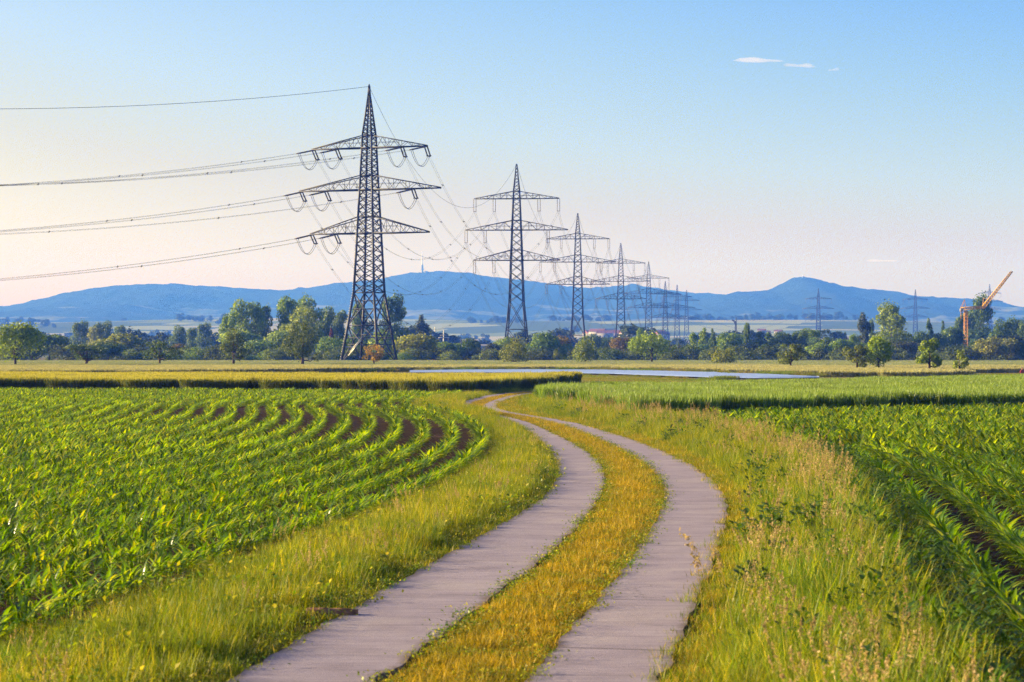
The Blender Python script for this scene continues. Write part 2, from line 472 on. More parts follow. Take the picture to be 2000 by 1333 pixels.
def scatter(name, variants, P, rz, sc, idx=None, tilt=None, **k):
    P = np.asarray(P, float).reshape(-1, 3)
    n = len(P)
    me = bpy.data.meshes.new(name)
    me.vertices.add(n); me.vertices.foreach_set('co', P.astype(np.float32).ravel())
    rot = np.zeros((n, 3)); rot[:, 2] = rz
    if tilt is not None: rot[:, 0] = tilt
    sc = np.asarray(sc, float)
    if sc.ndim == 0: sc = np.full(n, float(sc))
    if sc.ndim == 1: sc = np.repeat(sc[:, None], 3, 1)
    idx = R.integers(0, len(variants), n) if idx is None else idx
    for nm, tp, arr in (('rot', 'FLOAT_VECTOR', rot), ('scl', 'FLOAT_VECTOR', sc)):
        a = me.attributes.new(nm, tp, 'POINT'); a.data.foreach_set('vector', arr.astype(np.float32).ravel())
    a = me.attributes.new('idx', 'INT', 'POINT'); a.data.foreach_set('value', np.asarray(idx, np.int32))
    o = bpy.data.objects.new(name, me); COL.objects.link(o)
    ng = bpy.data.node_groups.new(name, 'GeometryNodeTree')
    ng.interface.new_socket('Geometry', in_out='INPUT', socket_type='NodeSocketGeometry')
    ng.interface.new_socket('Geometry', in_out='OUTPUT', socket_type='NodeSocketGeometry')
    N, L = ng.nodes, ng.links
    gi, go = N.new('NodeGroupInput'), N.new('NodeGroupOutput')
    jn = N.new('GeometryNodeJoinGeometry')
    for vo in reversed(variants):
        oi = N.new('GeometryNodeObjectInfo'); oi.inputs['Object'].default_value = vo
        gt = N.new('GeometryNodeGeometryToInstance')
        L.new(oi.outputs['Geometry'], gt.inputs[0]); L.new(gt.outputs[0], jn.inputs[0])
    ip = N.new('GeometryNodeInstanceOnPoints')
    ip.inputs['Pick Instance'].default_value = True

    def na(nm, tp):
        x = N.new('GeometryNodeInputNamedAttribute'); x.data_type = tp; x.inputs[0].default_value = nm; return x.outputs[0]
    e = N.new('FunctionNodeEulerToRotation')
    L.new(na('rot', 'FLOAT_VECTOR'), e.inputs[0])
    L.new(gi.outputs[0], ip.inputs['Points']); L.new(jn.outputs[0], ip.inputs['Instance'])
    L.new(na('idx', 'INT'), ip.inputs['Instance Index']); L.new(e.outputs[0], ip.inputs['Rotation']); L.new(na('scl', 'FLOAT_VECTOR'), ip.inputs['Scale'])
    L.new(ip.outputs[0], go.inputs[0])
    md = o.modifiers.new('scatter', 'NODES'); md.node_group = ng
    return tag(o, kind='stuff', **k)


MARG = .235          # half width of what is planted, as a share of the distance (the picture itself shows .18)

# ---- maize
MZ = [(0, (.035, .11, .003)), (.5, (.15, .28, .003)), (.85, (.31, .42, .004)), (1, (.46, .47, .03))]
M_MAIZE = leafmat('maize_leaf_mat', MZ, .55, .30, .7, (1.3, 1.15, .35), inst=.35)


def maize_plant(h=.22, leaves=8, segs=6, wmul=1.0, g=None, off=(0, 0, 0)):
    own = g is None
    g = g or Geo()
    off = np.array(off, float)
    az0 = R.uniform(0, 6.28)
    n = leaves
    k = np.linspace(0, 1, n)
    az = az0 + np.arange(n) * math.pi + R.normal(0, .45, n)
    base = off + np.stack([np.zeros(n), np.zeros(n), h * (.06 + .40 * k)], -1)
    L = h * (.82 + .36 * np.sin(k * 2.6)) * R.uniform(.85, 1.15, n)
    ribbons(g, base, az, L, np.full(n, .050 * wmul) * R.uniform(.8, 1.2, n) * h / .36, R.uniform(.35, .9, n) * (1.15 - .5 * k), R.uniform(1.0, 2.1, n) * (1.05 - .5 * k), segs,
            wprof=[.45, .85, 1, .95, .75, .45, .04], fold=.35)
    g.tube([off, off + [0, 0, h * .3], off + [0, 0, h * .55]], [.014, .011, .004], 5, .75)
    return g.mesh('maize_plant', M_MAIZE, True) if own else g


maize_v = [maize_plant(R.uniform(.18, .26), R.integers(7, 10)) for _ in range(7)]
maize_v_obj = [hidden(m) for m in maize_v]


def maize_seg(wm):
    g = Geo()
    for q in range(8):
        maize_plant(R.uniform(.20, .28), 7, 4, wm, g, ((q + .5) * .16 - .64 + R.normal(0, .02), R.normal(0, .025), 0))
    return hidden(g.mesh('maize_row_piece', M_MAIZE, True))


maize_seg_v = [maize_seg(1.25) for _ in range(6)]


def rows(edge, sgn, nrows, d0, d1, step, spacing=.78, first=.12):
    out = []
    for r in range(nrows):
        d = np.arange(d0, d1, step)
        d = d + R.uniform(-.3, .3) * step
        x = edge(d) + sgn * (first + r * spacing)
        s = (edge(d + .5) - edge(d - .5))
        out.append(np.stack([x, d, np.arctan2(1.0, s), np.full(len(d), r)], -1))
    return np.concatenate(out)


SPLIT = 58.0
def front_left(x): return np.interp(x, [-60, -34, -10, -4, -2], [170, 167.5, 160.5, 153.5, 154]) - 1.2
def front_right(x): return np.interp(x, [3, 4.2, 11.5, 20, 40], [97, 97.5, 105.5, 111.5, 127]) - 1.3


single, seg = [], []
for edge, sgn, lim, front in ((ML, -1, 62, front_left), (MR, 1, 40, front_right)):
    near = rows(edge, sgn, lim, 15, SPLIT, .10 if sgn < 0 else .09)
    far = rows(edge, sgn, lim, SPLIT + .6, 190, 1.28)
    for A, dst in ((near, single), (far, seg)):
        ok = (np.abs(A[:, 0]) < MARG * A[:, 1] + 4.5) & (A[:, 1] < front(A[:, 0]))
        ok &= R.random(len(A)) > (.05 if A is near else .015)
        dst.append(A[ok])
single = np.concatenate(single); seg = np.concatenate(seg)
inview = (np.abs(single[:, 0]) < .178 * single[:, 1]) & (single[:, 1] > 21.8)
order = np.where(inview)[0]
order = order[np.argsort(single[order, 1])]
# the nearest 300 stand as plants of their own
near_ids = order[:300]
for q in near_ids:
    x, y, a, r = single[q]
    o = bpy.data.objects.new('maize_plant', maize_v[int(R.integers(0, len(maize_v)))])
    COL.objects.link(o)
    o.location = (x + R.normal(0, .02), y, 0); o.rotation_euler = (R.normal(0, .05), R.normal(0, .05), R.uniform(0, 6.28))
    s = R.uniform(.85, 1.15) * (1.38 if x > 0 else 1.08); o.scale = (s, s, s)
    if x < 0:
        tag(o, 'young maize plant with arching green leaves, in the near rows beside the left verge', 'maize plant', 'maize plants in the near rows of the left field')
    else:
        tag(o, 'young maize plant with arching green leaves, in the near rows behind the tall seeding verge', 'maize plant', 'maize plants in the near rows of the right field')
rest = np.setdiff1d(np.arange(len(single)), near_ids)
for nm, lab, sel in (('maize_crop', 'young maize in curving rows on the open field beside the tracks', lambda A: A[:, 0] < ML(A[:, 1]) + .1),
                     ('maize_crop', 'dense young maize behind the tall seeding verge', lambda A: A[:, 0] > ML(A[:, 1]) + .1)):
    A = single[rest]; A = A[sel(A)]
    B = seg[sel(seg)]
    n1, n2 = len(A), len(B)
    P = np.concatenate([np.stack([A[:, 0] + R.normal(0, .02, n1), A[:, 1], np.zeros(n1)], -1), np.stack([B[:, 0], B[:, 1], np.zeros(n2)], -1)])
    rz = np.concatenate([R.uniform(0, 6.28, n1), B[:, 2] + math.pi * R.integers(0, 2, n2)])
    sc = np.concatenate([R.uniform(.8, 1.15, n1), R.uniform(.88, 1.12, n2)])
    idx = np.concatenate([R.integers(0, 7, n1), 7 + R.integers(0, 6, n2)])
    sc = sc * (1.38 if 'dense' in lab else 1.08)
    scatter(nm, maize_v_obj + maize_seg_v, P, rz, sc, idx, label=lab, cat='maize crop')

# ---- grasses of the verges
GR = [(0, (.10, .18, .006)), (.5, (.25, .31, .008)), (.82, (.42, .40, .015)), (.94, (.58, .46, .05)), (1, (.68, .58, .22))]
GG = [(0, (.05, .15, .005)), (.6, (.15, .28, .008)), (.9, (.30, .36, .015)), (1, (.55, .48, .12))]
GD = [(0, (.13, .16, .006)), (.3, (.34, .27, .008)), (.6, (.52, .375, .012)), (.85, (.63, .45, .03)), (1, (.74, .57, .16))]
M_GRASS = leafmat('verge_grass_mat', GR, .5, .5, .3, (1.25, 1.1, .4), inst=.25, patch=((.07, .17, .006), .45, .6))
M_GRASSG = leafmat('lush_grass_mat', GG, .5, .45, .35, (1.25, 1.15, .4), inst=.3, patch=((.38, .33, .02), .6, .5))
M_DRY = leafmat('dry_grass_mat', GD, .45, .55, .2, (1.15, 1.0, .5), inst=.22, patch=((.15, .17, .014), 1.3, .55))
M_SEED = leafmat('seed_grass_mat', [(0, (.20, .20, .05)), (.5, (.36, .30, .11)), (1, (.52, .42, .2))], .35, .6, .15, (1.1, 1.0, .7), tip=((.46, .36, .16), .55, .7), inst=.25)


def clump(mat, n, rad, h0, h1, w, lean=.25, curl=.7, segs=3, name='grass_tuft'):
    g = Geo()
    r = rad * np.sqrt(R.random(n)); a = R.uniform(0, 6.28, n)
    base = np.stack([r * np.cos(a), r * np.sin(a), np.full(n, -.01)], -1)
    H = R.uniform(h0, h1, n) * (1 - .35 * (r / rad) ** 2)
    ribbons(g, base, R.uniform(0, 6.28, n), H, w * R.uniform(.6, 1.3, n), np.abs(R.normal(0, lean, n)), R.uniform(.1, 1.0, n) * curl * 1.6, segs)
    return hidden(g.mesh(name, mat))


def seed_clump(n, rad, h0, h1, w=.004):
    g = Geo()
    r = rad * np.sqrt(R.random(n)); a = R.uniform(0, 6.28, n)
    base = np.stack([r * np.cos(a), r * np.sin(a), np.zeros(n)], -1)
    H = R.uniform(h0, h1, n)
    az = R.uniform(0, 6.28, n)
    P = ribbons(g, base, az, H, np.full(n, w), np.abs(R.normal(0, .10, n)), R.uniform(.05, .45, n), 5, wprof=[1, .9, .8, .7, .6, .5])
    for q in range(n):                                  # loose panicle: spikelets round the upper quarter of the stalk
        m = 34
        tt = R.random(m) ** .8
        a0, a1 = P[q, -2], P[q, -1]
        c = a0 + (a1 - a0) * (tt * 1.5 - .25)[:, None]
        spread = H[q] * .024 * (1.2 - tt)
        c = c + R.normal(size=(m, 3)) * spread[:, None] * [1, 1, .7]
        cards(g, c, R.normal(size=(m, 3)), .0125, np.full(m, R.random()), np.full(m, .9), 2.2)
    return hidden(g.mesh('seeding_grass_tuft', M_SEED))


v_tall = [clump(M_GRASS, 120, .30, .22, .44, .0085) for _ in range(4)]
v_lush = [clump(M_GRASSG, 110, .30, .26, .52, .010, .3, .9) for _ in range(4)]
v_low = [clump(M_GRASS, 110, .26, .07, .18, .007, .4, .9) for _ in range(3)]
v_dry = [clump(M_DRY, 110, .17, .04, R.uniform(.11, .19), .007, .5, .9) for _ in range(6)]
v_seed = [seed_clump(9, .26, .58, .95) for _ in range(4)]
v_seed2 = [seed_clump(8, .25, .45, .68) for _ in range(3)]


def leafy_low():
    g = Geo()
    n = 60
    C = np.stack([R.normal(0, .09, n), R.normal(0, .09, n), R.uniform(.01, .11, n)], -1)
    cards(g, C, R.normal(size=(n, 3)) * [.5, .5, .4] + [0, 0, 1], .022)
    return hidden(g.mesh('low_weed', M_GRASSG))


v_weed = [leafy_low() for _ in range(4)]


def leafy_bush(h):
    g = Geo()
    n = 110
    a = R.uniform(0, 6.28, n); r = R.uniform(0, .26, n); z = R.uniform(.12, 1, n) * h * (1 - .5 * (r / .26) ** 2)
    base = np.stack([r * np.cos(a), r * np.sin(a), z], -1)
    ribbons(g, base, a + R.normal(0, .8, n), R.uniform(.06, .12, n), R.uniform(.022, .045, n), R.uniform(.5, 1.4, n), R.uniform(.3, 1.2, n), 4, wprof=[.1, .8, 1, .7, .05], fold=.2)
    return hidden(g.mesh('leafy_weed', M_BUSHW, True))


M_BUSHW = leafmat('leafy_weed_mat', [(0, (.03, .085, .006)), (.6, (.08, .17, .010)), (1, (.17, .26, .02))], .4, .45, .35, inst=.3)
v_bush = [leafy_bush(R.uniform(.32, .5)) for _ in range(4)]


def band(fl, fr, d0, d1, dens, power=1.0):
    """random points between two edge curves, denser close by"""
    out = []
    d = d0
    while d < d1:
        st = max(1.0, d * .04)
        w = float(np.mean(np.maximum(0, fr(np.array([d, d + st])) - fl(np.array([d, d + st])))))
        n = R.poisson(w * st * dens * min(1.0, (45 / d) ** power))
        u = R.random(n); dd = d + R.random(n) * st
        x = fl(dd) * (1 - u) + fr(dd) * u
        out.append(np.stack([x, dd, u], -1))
        d += st
    A = np.concatenate(out)
    return A[np.abs(A[:, 0]) < MARG * A[:, 1] + 1.2]


def cover(name, parts, **k):
    vs, P, rz, sc, ix, tl = [], [], [], [], [], []
    for variants, A, s in parts:
        n = len(A)
        b = len(vs); vs += variants
        P.append(np.stack([A[:, 0], A[:, 1], np.full(n, .008)], -1))
        grow = (np.maximum(A[:, 1], 45) / 45) ** .35          # far tufts stand wider apart and are broader
        s = (s(A) if callable(s) else np.full(n, s)) * R.uniform(.75, 1.2, n)
        sc.append(np.stack([s * grow, s * grow, s], -1)); rz.append(R.uniform(0, 6.28, n)); ix.append(b + R.integers(0, len(variants), n)); tl.append(R.normal(0, .08, n))
    return scatter(name, vs, np.concatenate(P), np.concatenate(rz), np.concatenate(sc), np.concatenate(ix), np.concatenate(tl), **k)


# between the young maize and the track: tall and yellow-green, lower at the rim of the slab
lv_mid = lambda d: ML(d) + .3
lv_rim = lambda d: LL(d) - .38
cover('verge_grass', [
    (v_tall, band(lv_mid, lv_rim, 15, 168, 12), lambda A: .52 + .42 * np.sin(np.clip(A[:, 2], 0, 1) * 2.6)),
    (v_lush, band(lv_mid, lv_rim, 15, 168, 2.2), .65),
    (v_low, band(lv_rim, lambda d: LL(d) - .02, 15, 168, 22), lambda A: 1.25 - .6 * A[:, 2]),
    (v_weed, band(lv_rim, lambda d: LL(d) + .02, 15, 90, 7), 1.0),
    (v_weed, band(lv_mid, lv_rim, 15, 70, 2.5), 1.9),
    (v_seed2, band(lambda d: ML(d) + .6, lv_rim, 15, 80, .25), .6),
    (v_seed2, band(lv_mid, lambda d: LL(d) - .4, 15, 168, .12), .75),
    (v_low, band(lambda d: ML(d) - .25, lambda d: ML(d) + .5, 15, 168, 7), .9),
    (v_tall, band(lambda d: LL(d) - 1.5, lambda d: LL(d) - .1, 101, 140, 16), 1.15)],
    label='yellow-green verge grass between young maize and concrete track', cat='grass')
# golden strip between the two tracks
cover('median_grass', [
    (v_dry, band(lambda d: LR(d) + .07, lambda d: RL(d) - .05, 15, 200, 60, .8), lambda A: .75 + .55 * np.sin(A[:, 2] * 3.14)),
    (v_low, band(lambda d: LR(d) + .15, lambda d: RL(d) - .15, 15, 200, 3), .6),
    (v_weed, band(lambda d: LR(d) + .02, lambda d: RL(d) + .02, 15, 110, 9), .8),
    (v_weed, band(lambda d: LR(d) - .03, lambda d: LR(d) + .16, 15, 90, 16), .9),
    (v_weed, band(lambda d: RL(d) - .16, lambda d: RL(d) + .04, 15, 90, 16), .9),
    (v_low, band(lambda d: LR(d) + .1, lambda d: RL(d) - .1, 15, 120, 1.2), 1.0)],
    label='short golden grass strip between the two concrete tracks', cat='grass')
# tall seeding verge
rv_a = lambda d: RR(d) + .03
rv_b = lambda d: RR(d) + .25 * (MR(d) - RR(d))
rv_c = lambda d: RR(d) + .62 * (MR(d) - RR(d))
rv_e = lambda d: MR(d) - .15
cover('seeding_verge_grass', [
    (v_dry, band(lambda d: RR(d) - .01, rv_b, 15, 170, 15), 1.1),
    (v_low, band(lambda d: RR(d) + .02, rv_b, 15, 170, 17), 1.0),
    (v_lush, band(rv_b, rv_e, 13, 170, 9), lambda A: .85 + .45 * A[:, 2]),
    (v_lush, band(lambda d: MR(d) - .7, lambda d: MR(d) + .05, 13, 110, 9), 1.3),
    (v_bush, band(rv_b, rv_e, 14, 110, .55), 1.0),
    (v_bush, band(lambda d: MR(d) + .1, lambda d: MR(d) + .8, 14, 62, 4.0), 1.0),
    (v_lush, band(lambda d: MR(d) + .1, lambda d: MR(d) + .75, 14, 62, 5), .8),
    (v_bush, band(lambda d: MR(d) - .6, lambda d: MR(d) + .1, 14, 90, 1.6), 1.1),
    (v_tall, band(rv_b, rv_e, 13, 170, 7), lambda A: .9 + .5 * A[:, 2]),
    (v_seed, band(rv_b, rv_e, 14, 32, .55), .9),
    (v_seed, band(rv_c, rv_e, 32, 62, 1.4), 1.0),
    (v_seed, band(rv_c, rv_e, 60, 125, .8), .8),
    (v_seed2, band(rv_b, rv_e, 14, 125, .5), .95)],
    label='tall seeding grass of the verge between concrete track and dense maize', cat='grass')

# ---- cereals: square pieces of crop, dense stalks with ears
WH = [(0, (.07, .12, .015)), (.5, (.13, .17, .02)), (1, (.22, .22, .035))]
M_WHEAT = leafmat('ripening_wheat_mat', WH, .35, .6, .15, (1.1, 1.0, .5), tip=((.49, .47, .06), .84, .95), inst=.15)
M_WHEATG = leafmat('green_wheat_mat', [(0, (.06, .14, .012)), (.5, (.12, .22, .014)), (.85, (.22, .31, .025)), (1, (.38, .42, .09))], .35, .5, .35, (1.15, 1.1, .5), tip=((.24, .34, .06), .82, .97), inst=.3,
                   patch=((.22, .34, .04), .16, .5))
M_PALE = leafmat('pale_grain_mat', [(0, (.15, .17, .06)), (1, (.26, .27, .11))], .3, .7, .1, (1.1, 1.0, .6), tip=((.44, .44, .19), .7, .9), inst=.1)
M_PALEG = leafmat('grey_green_grain_mat', [(0, (.13, .19, .08)), (1, (.20, .26, .11))], .3, .7, .1, (1.1, 1.0, .6), tip=((.26, .32, .15), .7, .95), inst=.1, patch=((.36, .37, .16), .02, .5))
M_MEAD = leafmat('meadow_mat', [(0, (.07, .14, .012)), (.6, (.15, .24, .02)), (1, (.28, .29, .04))], .4, .6, .1, inst=.25, patch=((.30, .20, .07), .09, .6))


def crop_piece(mat, side, n, h, w, ears=True, earw=2.0, leaf=True):
    g = Geo()
    base = np.stack([R.uniform(-side / 2, side / 2, n), R.uniform(-side / 2, side / 2, n), np.full(n, -.02)], -1)
    H = h * R.normal(1, .055, n)
    wp = [.8, .8, .7, .6, earw, earw * .9, .15] if ears else [1, .9, .8, .7, .5, .3, .1]
    v = R.random(n)
    ribbons(g, base, R.uniform(0, 6.28, n), H, w * R.uniform(.8, 1.2, n), np.abs(R.normal(0, .07, n)), R.uniform(.1, .75, n), 6, v, wprof=wp)
    if leaf:
        m = n
        b2 = base[R.integers(0, n, m)] + np.stack([np.zeros(m), np.zeros(m), R.uniform(.2, .72, m) * h], -1)
        gg = Geo()
        ribbons(gg, b2, R.uniform(0, 6.28, m), h * R.uniform(.22, .4, m), w * 1.3 * R.uniform(.8, 1.2, m), R.uniform(.3, .9, m), R.uniform(.4, 1.6, m), 3, R.random(m))
        g.add(np.concatenate(gg.V), np.concatenate(gg.F), np.concatenate(gg.A), np.full(gg.n, .35))
    return hidden(g.mesh('crop_piece', mat))


def inside(poly, X, Y):
    poly = np.asarray(poly, float)
    c = np.zeros(len(X), bool)
    j = len(poly) - 1
    for i in range(len(poly)):
        xi, yi, xj, yj = *poly[i], *poly[j]
        hit = ((yi > Y) != (yj > Y)) & (X < (xj - xi) * (Y - yi) / (yj - yi + 1e-12) + xi)
        c ^= hit
        j = i
    return c


def field(poly, side, jit=.18):
    poly = np.asarray(poly, float)
    x = np.arange(poly[:, 0].min(), poly[:, 0].max(), side); y = np.arange(poly[:, 1].min(), poly[:, 1].max(), side)
    X, Y = np.meshgrid(x, y); X, Y = X.ravel(), Y.ravel()
    X = X + R.normal(0, side * jit, len(X)); Y = Y + R.normal(0, side * jit * .6, len(Y))
    ok = inside(poly, X, Y) & (np.abs(X) < (MARG + .01) * Y + 4)
    return np.stack([X[ok], Y[ok], ground_z(X[ok], Y[ok])], -1)


def crop(name, variants, poly, side, edge_side=None, **k):
    P = field(poly, side)
    n = len(P)
    sc = np.ones((n, 3)); sc[:, 2] = R.normal(1, .035, n) * (1 + .05 * np.sin(P[:, 0] * .35) * np.sin(P[:, 1] * .27))
    return scatter(name, variants, P, (math.pi / 2) * R.integers(0, 4, n) + R.normal(0, .12, n), sc, **k)


wheat_v = [crop_piece(M_WHEAT, 1.5, 420, .87, .014, earw=2.4) for _ in range(5)]
crop('ripening_wheat', wheat_v, [(-70, 172), (-34, 169), (-10, 162), (-4, 155), (-2.2, 156), (-1.0, 163), (.3, 172), (1.9, 184), (3.6, 200), (4.9, 212), (5.0, 216), (2.6, 210), (-1, 200), (-9, 200), (-22, 205), (-38, 214), (-70, 216)], 1.2,
     label='ripening yellow wheat with a dark shaded front, beyond the young maize', cat='wheat')
wheatg_v = [crop_piece(M_WHEATG, 1.3, 300, .80, .019, earw=1.6) for _ in range(5)]
crop('green_wheat', wheatg_v, [(4.6, 98.5), (3.6, 112), (2.4, 122), (1.7, 132), (1.9, 143), (9.3, 150), (35, 197), (62, 246), (62, 147), (40, 128.5), (20, 112.5), (11.5, 106.5)], 1.0,
     label='tall green cereal with a dark shaded front, beyond the dense maize', cat='cereal')
pale_v = [crop_piece(M_PALE, 2.6, 420, .62, .034, earw=2.0, leaf=False) for _ in range(4)]
paleg_v = [crop_piece(M_PALEG, 3.4, 420, .62, .05, earw=1.7, leaf=False) for _ in range(4)]
front_pale = [(-95, 272), (-35, 280), (-18, 322), (0, 347), (12, 338), (17, 321), (21.6, 301), (25, 279), (29, 264), (37, 256), (43, 268), (46, 345), (62, 362), (95, 350)]
crop('pale_grain', pale_v, front_pale + [(100, 395), (40, 372), (0, 380), (-50, 372), (-95, 360)], 2.2,
     label='pale yellow grain around the scattered field trees', cat='grain')
crop('grey_green_grain', paleg_v, [(-125, 362), (-50, 374), (0, 382), (40, 374), (100, 397), (135, 520), (130, 556), (-140, 556)], 3.0,
     label='grey-green grain reaching back to the wood edge', cat='grain')
mead_v = [crop_piece(M_MEAD, 1.8, 300, .15, .03, ears=False, leaf=False) for _ in range(4)]
crop('meadow_grass', mead_v, [(2.4, 150), (9, 152), (35, 199), (62, 248), (62, 330), (46, 330), (43, 246), (36, 229), (30, 222), (23.7, 219), (16.3, 226), (13.2, 244), (9.5, 263), (5, 275), (0, 279), (-30, 279), (-35, 232), (-38, 217), (-22, 208), (-8, 203), (-1, 203), (3, 214), (6, 219), (6, 211), (4.5, 196)], 1.5,
     label='low green growth between the cereal fields and the blue film sheet', cat='meadow')
bank_v = [crop_piece(M_MEAD, 1.6, 240, .55, .035, ears=False, leaf=True) for _ in range(3)]
bp = np.array(front_pale[2:9], float)
tt = R.random(170) * (len(bp) - 1); ii = tt.astype(int)
PB = bp[ii] + (bp[ii + 1] - bp[ii]) * (tt - ii)[:, None] - [.3, 2.0] + R.normal(0, .6, (170, 2))
bq = np.array([gnd(*p) for p in ((830, 733), (1000, 733.5), (1100, 734), (1200, 736), (1300, 740), (1400, 744), (1480, 745.5))])
tt = R.random(90) * (len(bq) - 1); ii = tt.astype(int)
PB2 = bq[ii] + (bq[ii + 1] - bq[ii]) * (tt - ii)[:, None] + R.normal(0, .5, (90, 2))
PB2[:14] = np.array([gnd(*p) for p in zip(R.uniform(1400, 1436, 14), R.uniform(743.5, 745, 14))])
PB = np.concatenate([PB, PB2]); n = len(PB)
scatter('bank_weeds', bank_v, np.stack([PB[:, 0], PB[:, 1], np.zeros(n)], -1), R.uniform(0, 6.28, n), np.concatenate([R.uniform(.5, 1.0, 170), np.where(np.arange(90) < 14, R.uniform(.4, .85, 90), R.uniform(.15, .5, 90))]),
        label='ragged weeds along the rims of the blue film sheet', cat='weeds')

# ---- pale blue film laid over a bed
t = NT('film_mat')
fc = t.ramp(t.noise(t.pos(), 1.0, 4, .6, (.06, 1.1, 1)), [(.35, (.27, .37, .62)), (.6, (.42, .52, .74))])
M_FILM = t.done(t.princ(fc, .35, 0, .5, t.noise(t.pos(), 1.0, 3, .6, (.1, 1.4, 1)), .8, .08))
top = [gnd(*p) for p in ((800, 727.2), (900, 725.6), (1000, 725), (1100, 725), (1200, 726), (1300, 728), (1400, 731), (1500, 735), (1600, 740.2))]
bot = [gnd(*p) for p in ((800, 730), (900, 730), (1000, 730.3), (1100, 731.2), (1200, 733.2), (1300, 737), (1400, 741), (1480, 742.2), (1600, 741.4))]
g = Geo()
NX, NY = 161, 41
tx = np.linspace(0, 8, NX)
T = np.stack([np.interp(tx, range(9), [p[q] for p in top]) for q in (0, 1)], -1)
B = np.stack([np.interp(tx, range(9), [p[q] for p in bot]) for q in (0, 1)], -1)
u = np.linspace(0, 1, NY)
PX = B[:, None] * (1 - u)[None, :, None] + T[:, None] * u[None, :, None]
ridge = .12 + .10 * np.abs(np.sin(u * 45))[None, :] + .02 * R.random((NX, NY))
V = np.concatenate([PX, ridge[..., None]], -1)
i, j = np.meshgrid(np.arange(NX - 1), np.arange(NY - 1), indexing='ij')
g.add(V.reshape(-1, 3), np.stack([i * NY + j, (i + 1) * NY + j, (i + 1) * NY + j + 1, i * NY + j + 1], -1).reshape(-1, 4))
tag(g.obj('film_sheet', M_FILM, smooth=True), 'long pale blue film sheet laid on the ground before the pale grain', 'film sheet')
# ------------------------------------------------------------------ hills
def hill_mat(name):
    t = NT(name)
    P = t.pos()
    wood = t.ramp(t.noise(P, .03, 5, .7), [(.3, (.006, .014, .008)), (.7, (.018, .034, .014))])
    sp = t.n('ShaderNodeSeparateXYZ'); t.l(P, sp.inputs[0])
    fld = t.ramp(t.noise(P, .012, 3, .6, (1, .35, 1)), [(.35, (.07, .10, .03)), (.6, (.17, .17, .08))])
    low = t.math('SUBTRACT', 1.0, t.math('MULTIPLY', t.math('SUBTRACT', sp.outputs[2], 45), 1 / 95., True))
    m = t.math('ADD', t.noise(P, .0035, 4, .6), t.math('MULTIPLY', low, .22))
    c = t.mix(t.ramp(m, [(.66, (0, 0, 0)), (.70, (1, 1, 1))]), wood, fld)
    return t.done(t.princ(c, .95, 0, .05))


M_HILL = hill_mat('wooded_hill_mat')


def vnoise(X, Y, sc, seed):
    r = np.random.default_rng(seed)
    G = r.random((128, 128))
    x, y = X / sc, Y / sc
    xi, yi = np.floor(x).astype(int), np.floor(y).astype(int)
    fx, fy = x - xi, y - yi
    fx, fy = fx * fx * (3 - 2 * fx), fy * fy * (3 - 2 * fy)
    q = lambda a, b: G[(xi + a) % 128, (yi + b) % 128]
    return q(0, 0) * (1 - fx) * (1 - fy) + q(1, 0) * fx * (1 - fy) + q(0, 1) * (1 - fx) * fy + q(1, 1) * fx * fy


def hills(name, prof, D, d0, back, amp, seed, xr, **k):
    """wooded ridge whose crest follows prof (photo px column, row) at distance D; the slope runs down to the plain at d0"""
    prof = np.array(prof, float)
    crest_x, crest_z = (prof[:, 0] - 1000) / F_PX * D, CAM_H + (HOR - prof[:, 1]) / F_PX * D
    X1 = np.arange(xr[0], xr[1], 9.0)
    Y1 = np.concatenate([np.linspace(d0, D, 130), np.linspace(D, D + back, 16)[1:]])
    X, Y = np.meshgrid(X1, Y1)
    cz = np.interp(X, crest_x, crest_z)
    foot = 30.0
    u = np.clip((Y - d0) / (D - d0), 0, 1)
    s = u ** 1.35
    s = np.where(Y > D, 1 - ((Y - D) / back) ** 2 * .9, s)
    rel = (vnoise(X, Y, 420, seed) - .5) * 1.0 + (vnoise(X, Y, 190, seed + 1) - .5) * .5 + np.abs(vnoise(X * 1.0, Y * .35, 260, seed + 2) - .5) * -1.1
    fade = np.sin(np.clip(u, 0, 1) * math.pi) ** .8
    Z = foot + (cz - foot) * s + amp * rel * fade
    Z = np.where(cz < foot, np.minimum(Z, cz), Z)
    tree = vnoise(X, Y, 11, seed + 5) * 3 + (vnoise(X, Y, 24, seed + 6) ** 4) * 5
    Z = Z + (tree - 2) * np.clip(u * 2.5, 0, 1)
    g = Geo()
    ny, nx = X.shape
    i, j = np.meshgrid(np.arange(ny - 1), np.arange(nx - 1), indexing='ij')
    g.add(np.stack([X, Y, Z], -1).reshape(-1, 3), np.stack([i * nx + j, i * nx + j + 1, (i + 1) * nx + j + 1, (i + 1) * nx + j], -1).reshape(-1, 4))
    return tag(g.obj(name, M_HILL), kind='structure', **k)


hills('hills', [(-700, 640), (-300, 620), (0, 600), (60, 592), (130, 573), (190, 562), (230, 558), (290, 555), (350, 557), (430, 560), (500, 565), (545, 568), (600, 563), (650, 554), (700, 550), (740, 546), (765, 539), (800, 533),
                (860, 530), (910, 532), (960, 541), (1000, 545), (1060, 552), (1110, 560), (1160, 563), (1240, 556), (1300, 566), (1360, 573), (1440, 577), (1600, 590), (2000, 620), (2600, 650)],
      8000, 5200, 900, 24, 11, (-2400, 2300), label='long blue wooded ridge with a broadcast mast on its top', cat='hills')
hills('hills', [(1180, 650), (1300, 608), (1380, 582), (1440, 571), (1500, 568), (1528, 555), (1550, 544), (1567, 540), (1585, 543), (1605, 549), (1640, 560), (1700, 567), (1755, 569), (1775, 577), (1830, 582), (1900, 583), (1950, 590), (2000, 601), (2200, 630), (2600, 650)],
      7000, 5000, 800, 20, 41, (150, 2300), label='blue wooded hill with a pointed summit behind the crane', cat='hills')

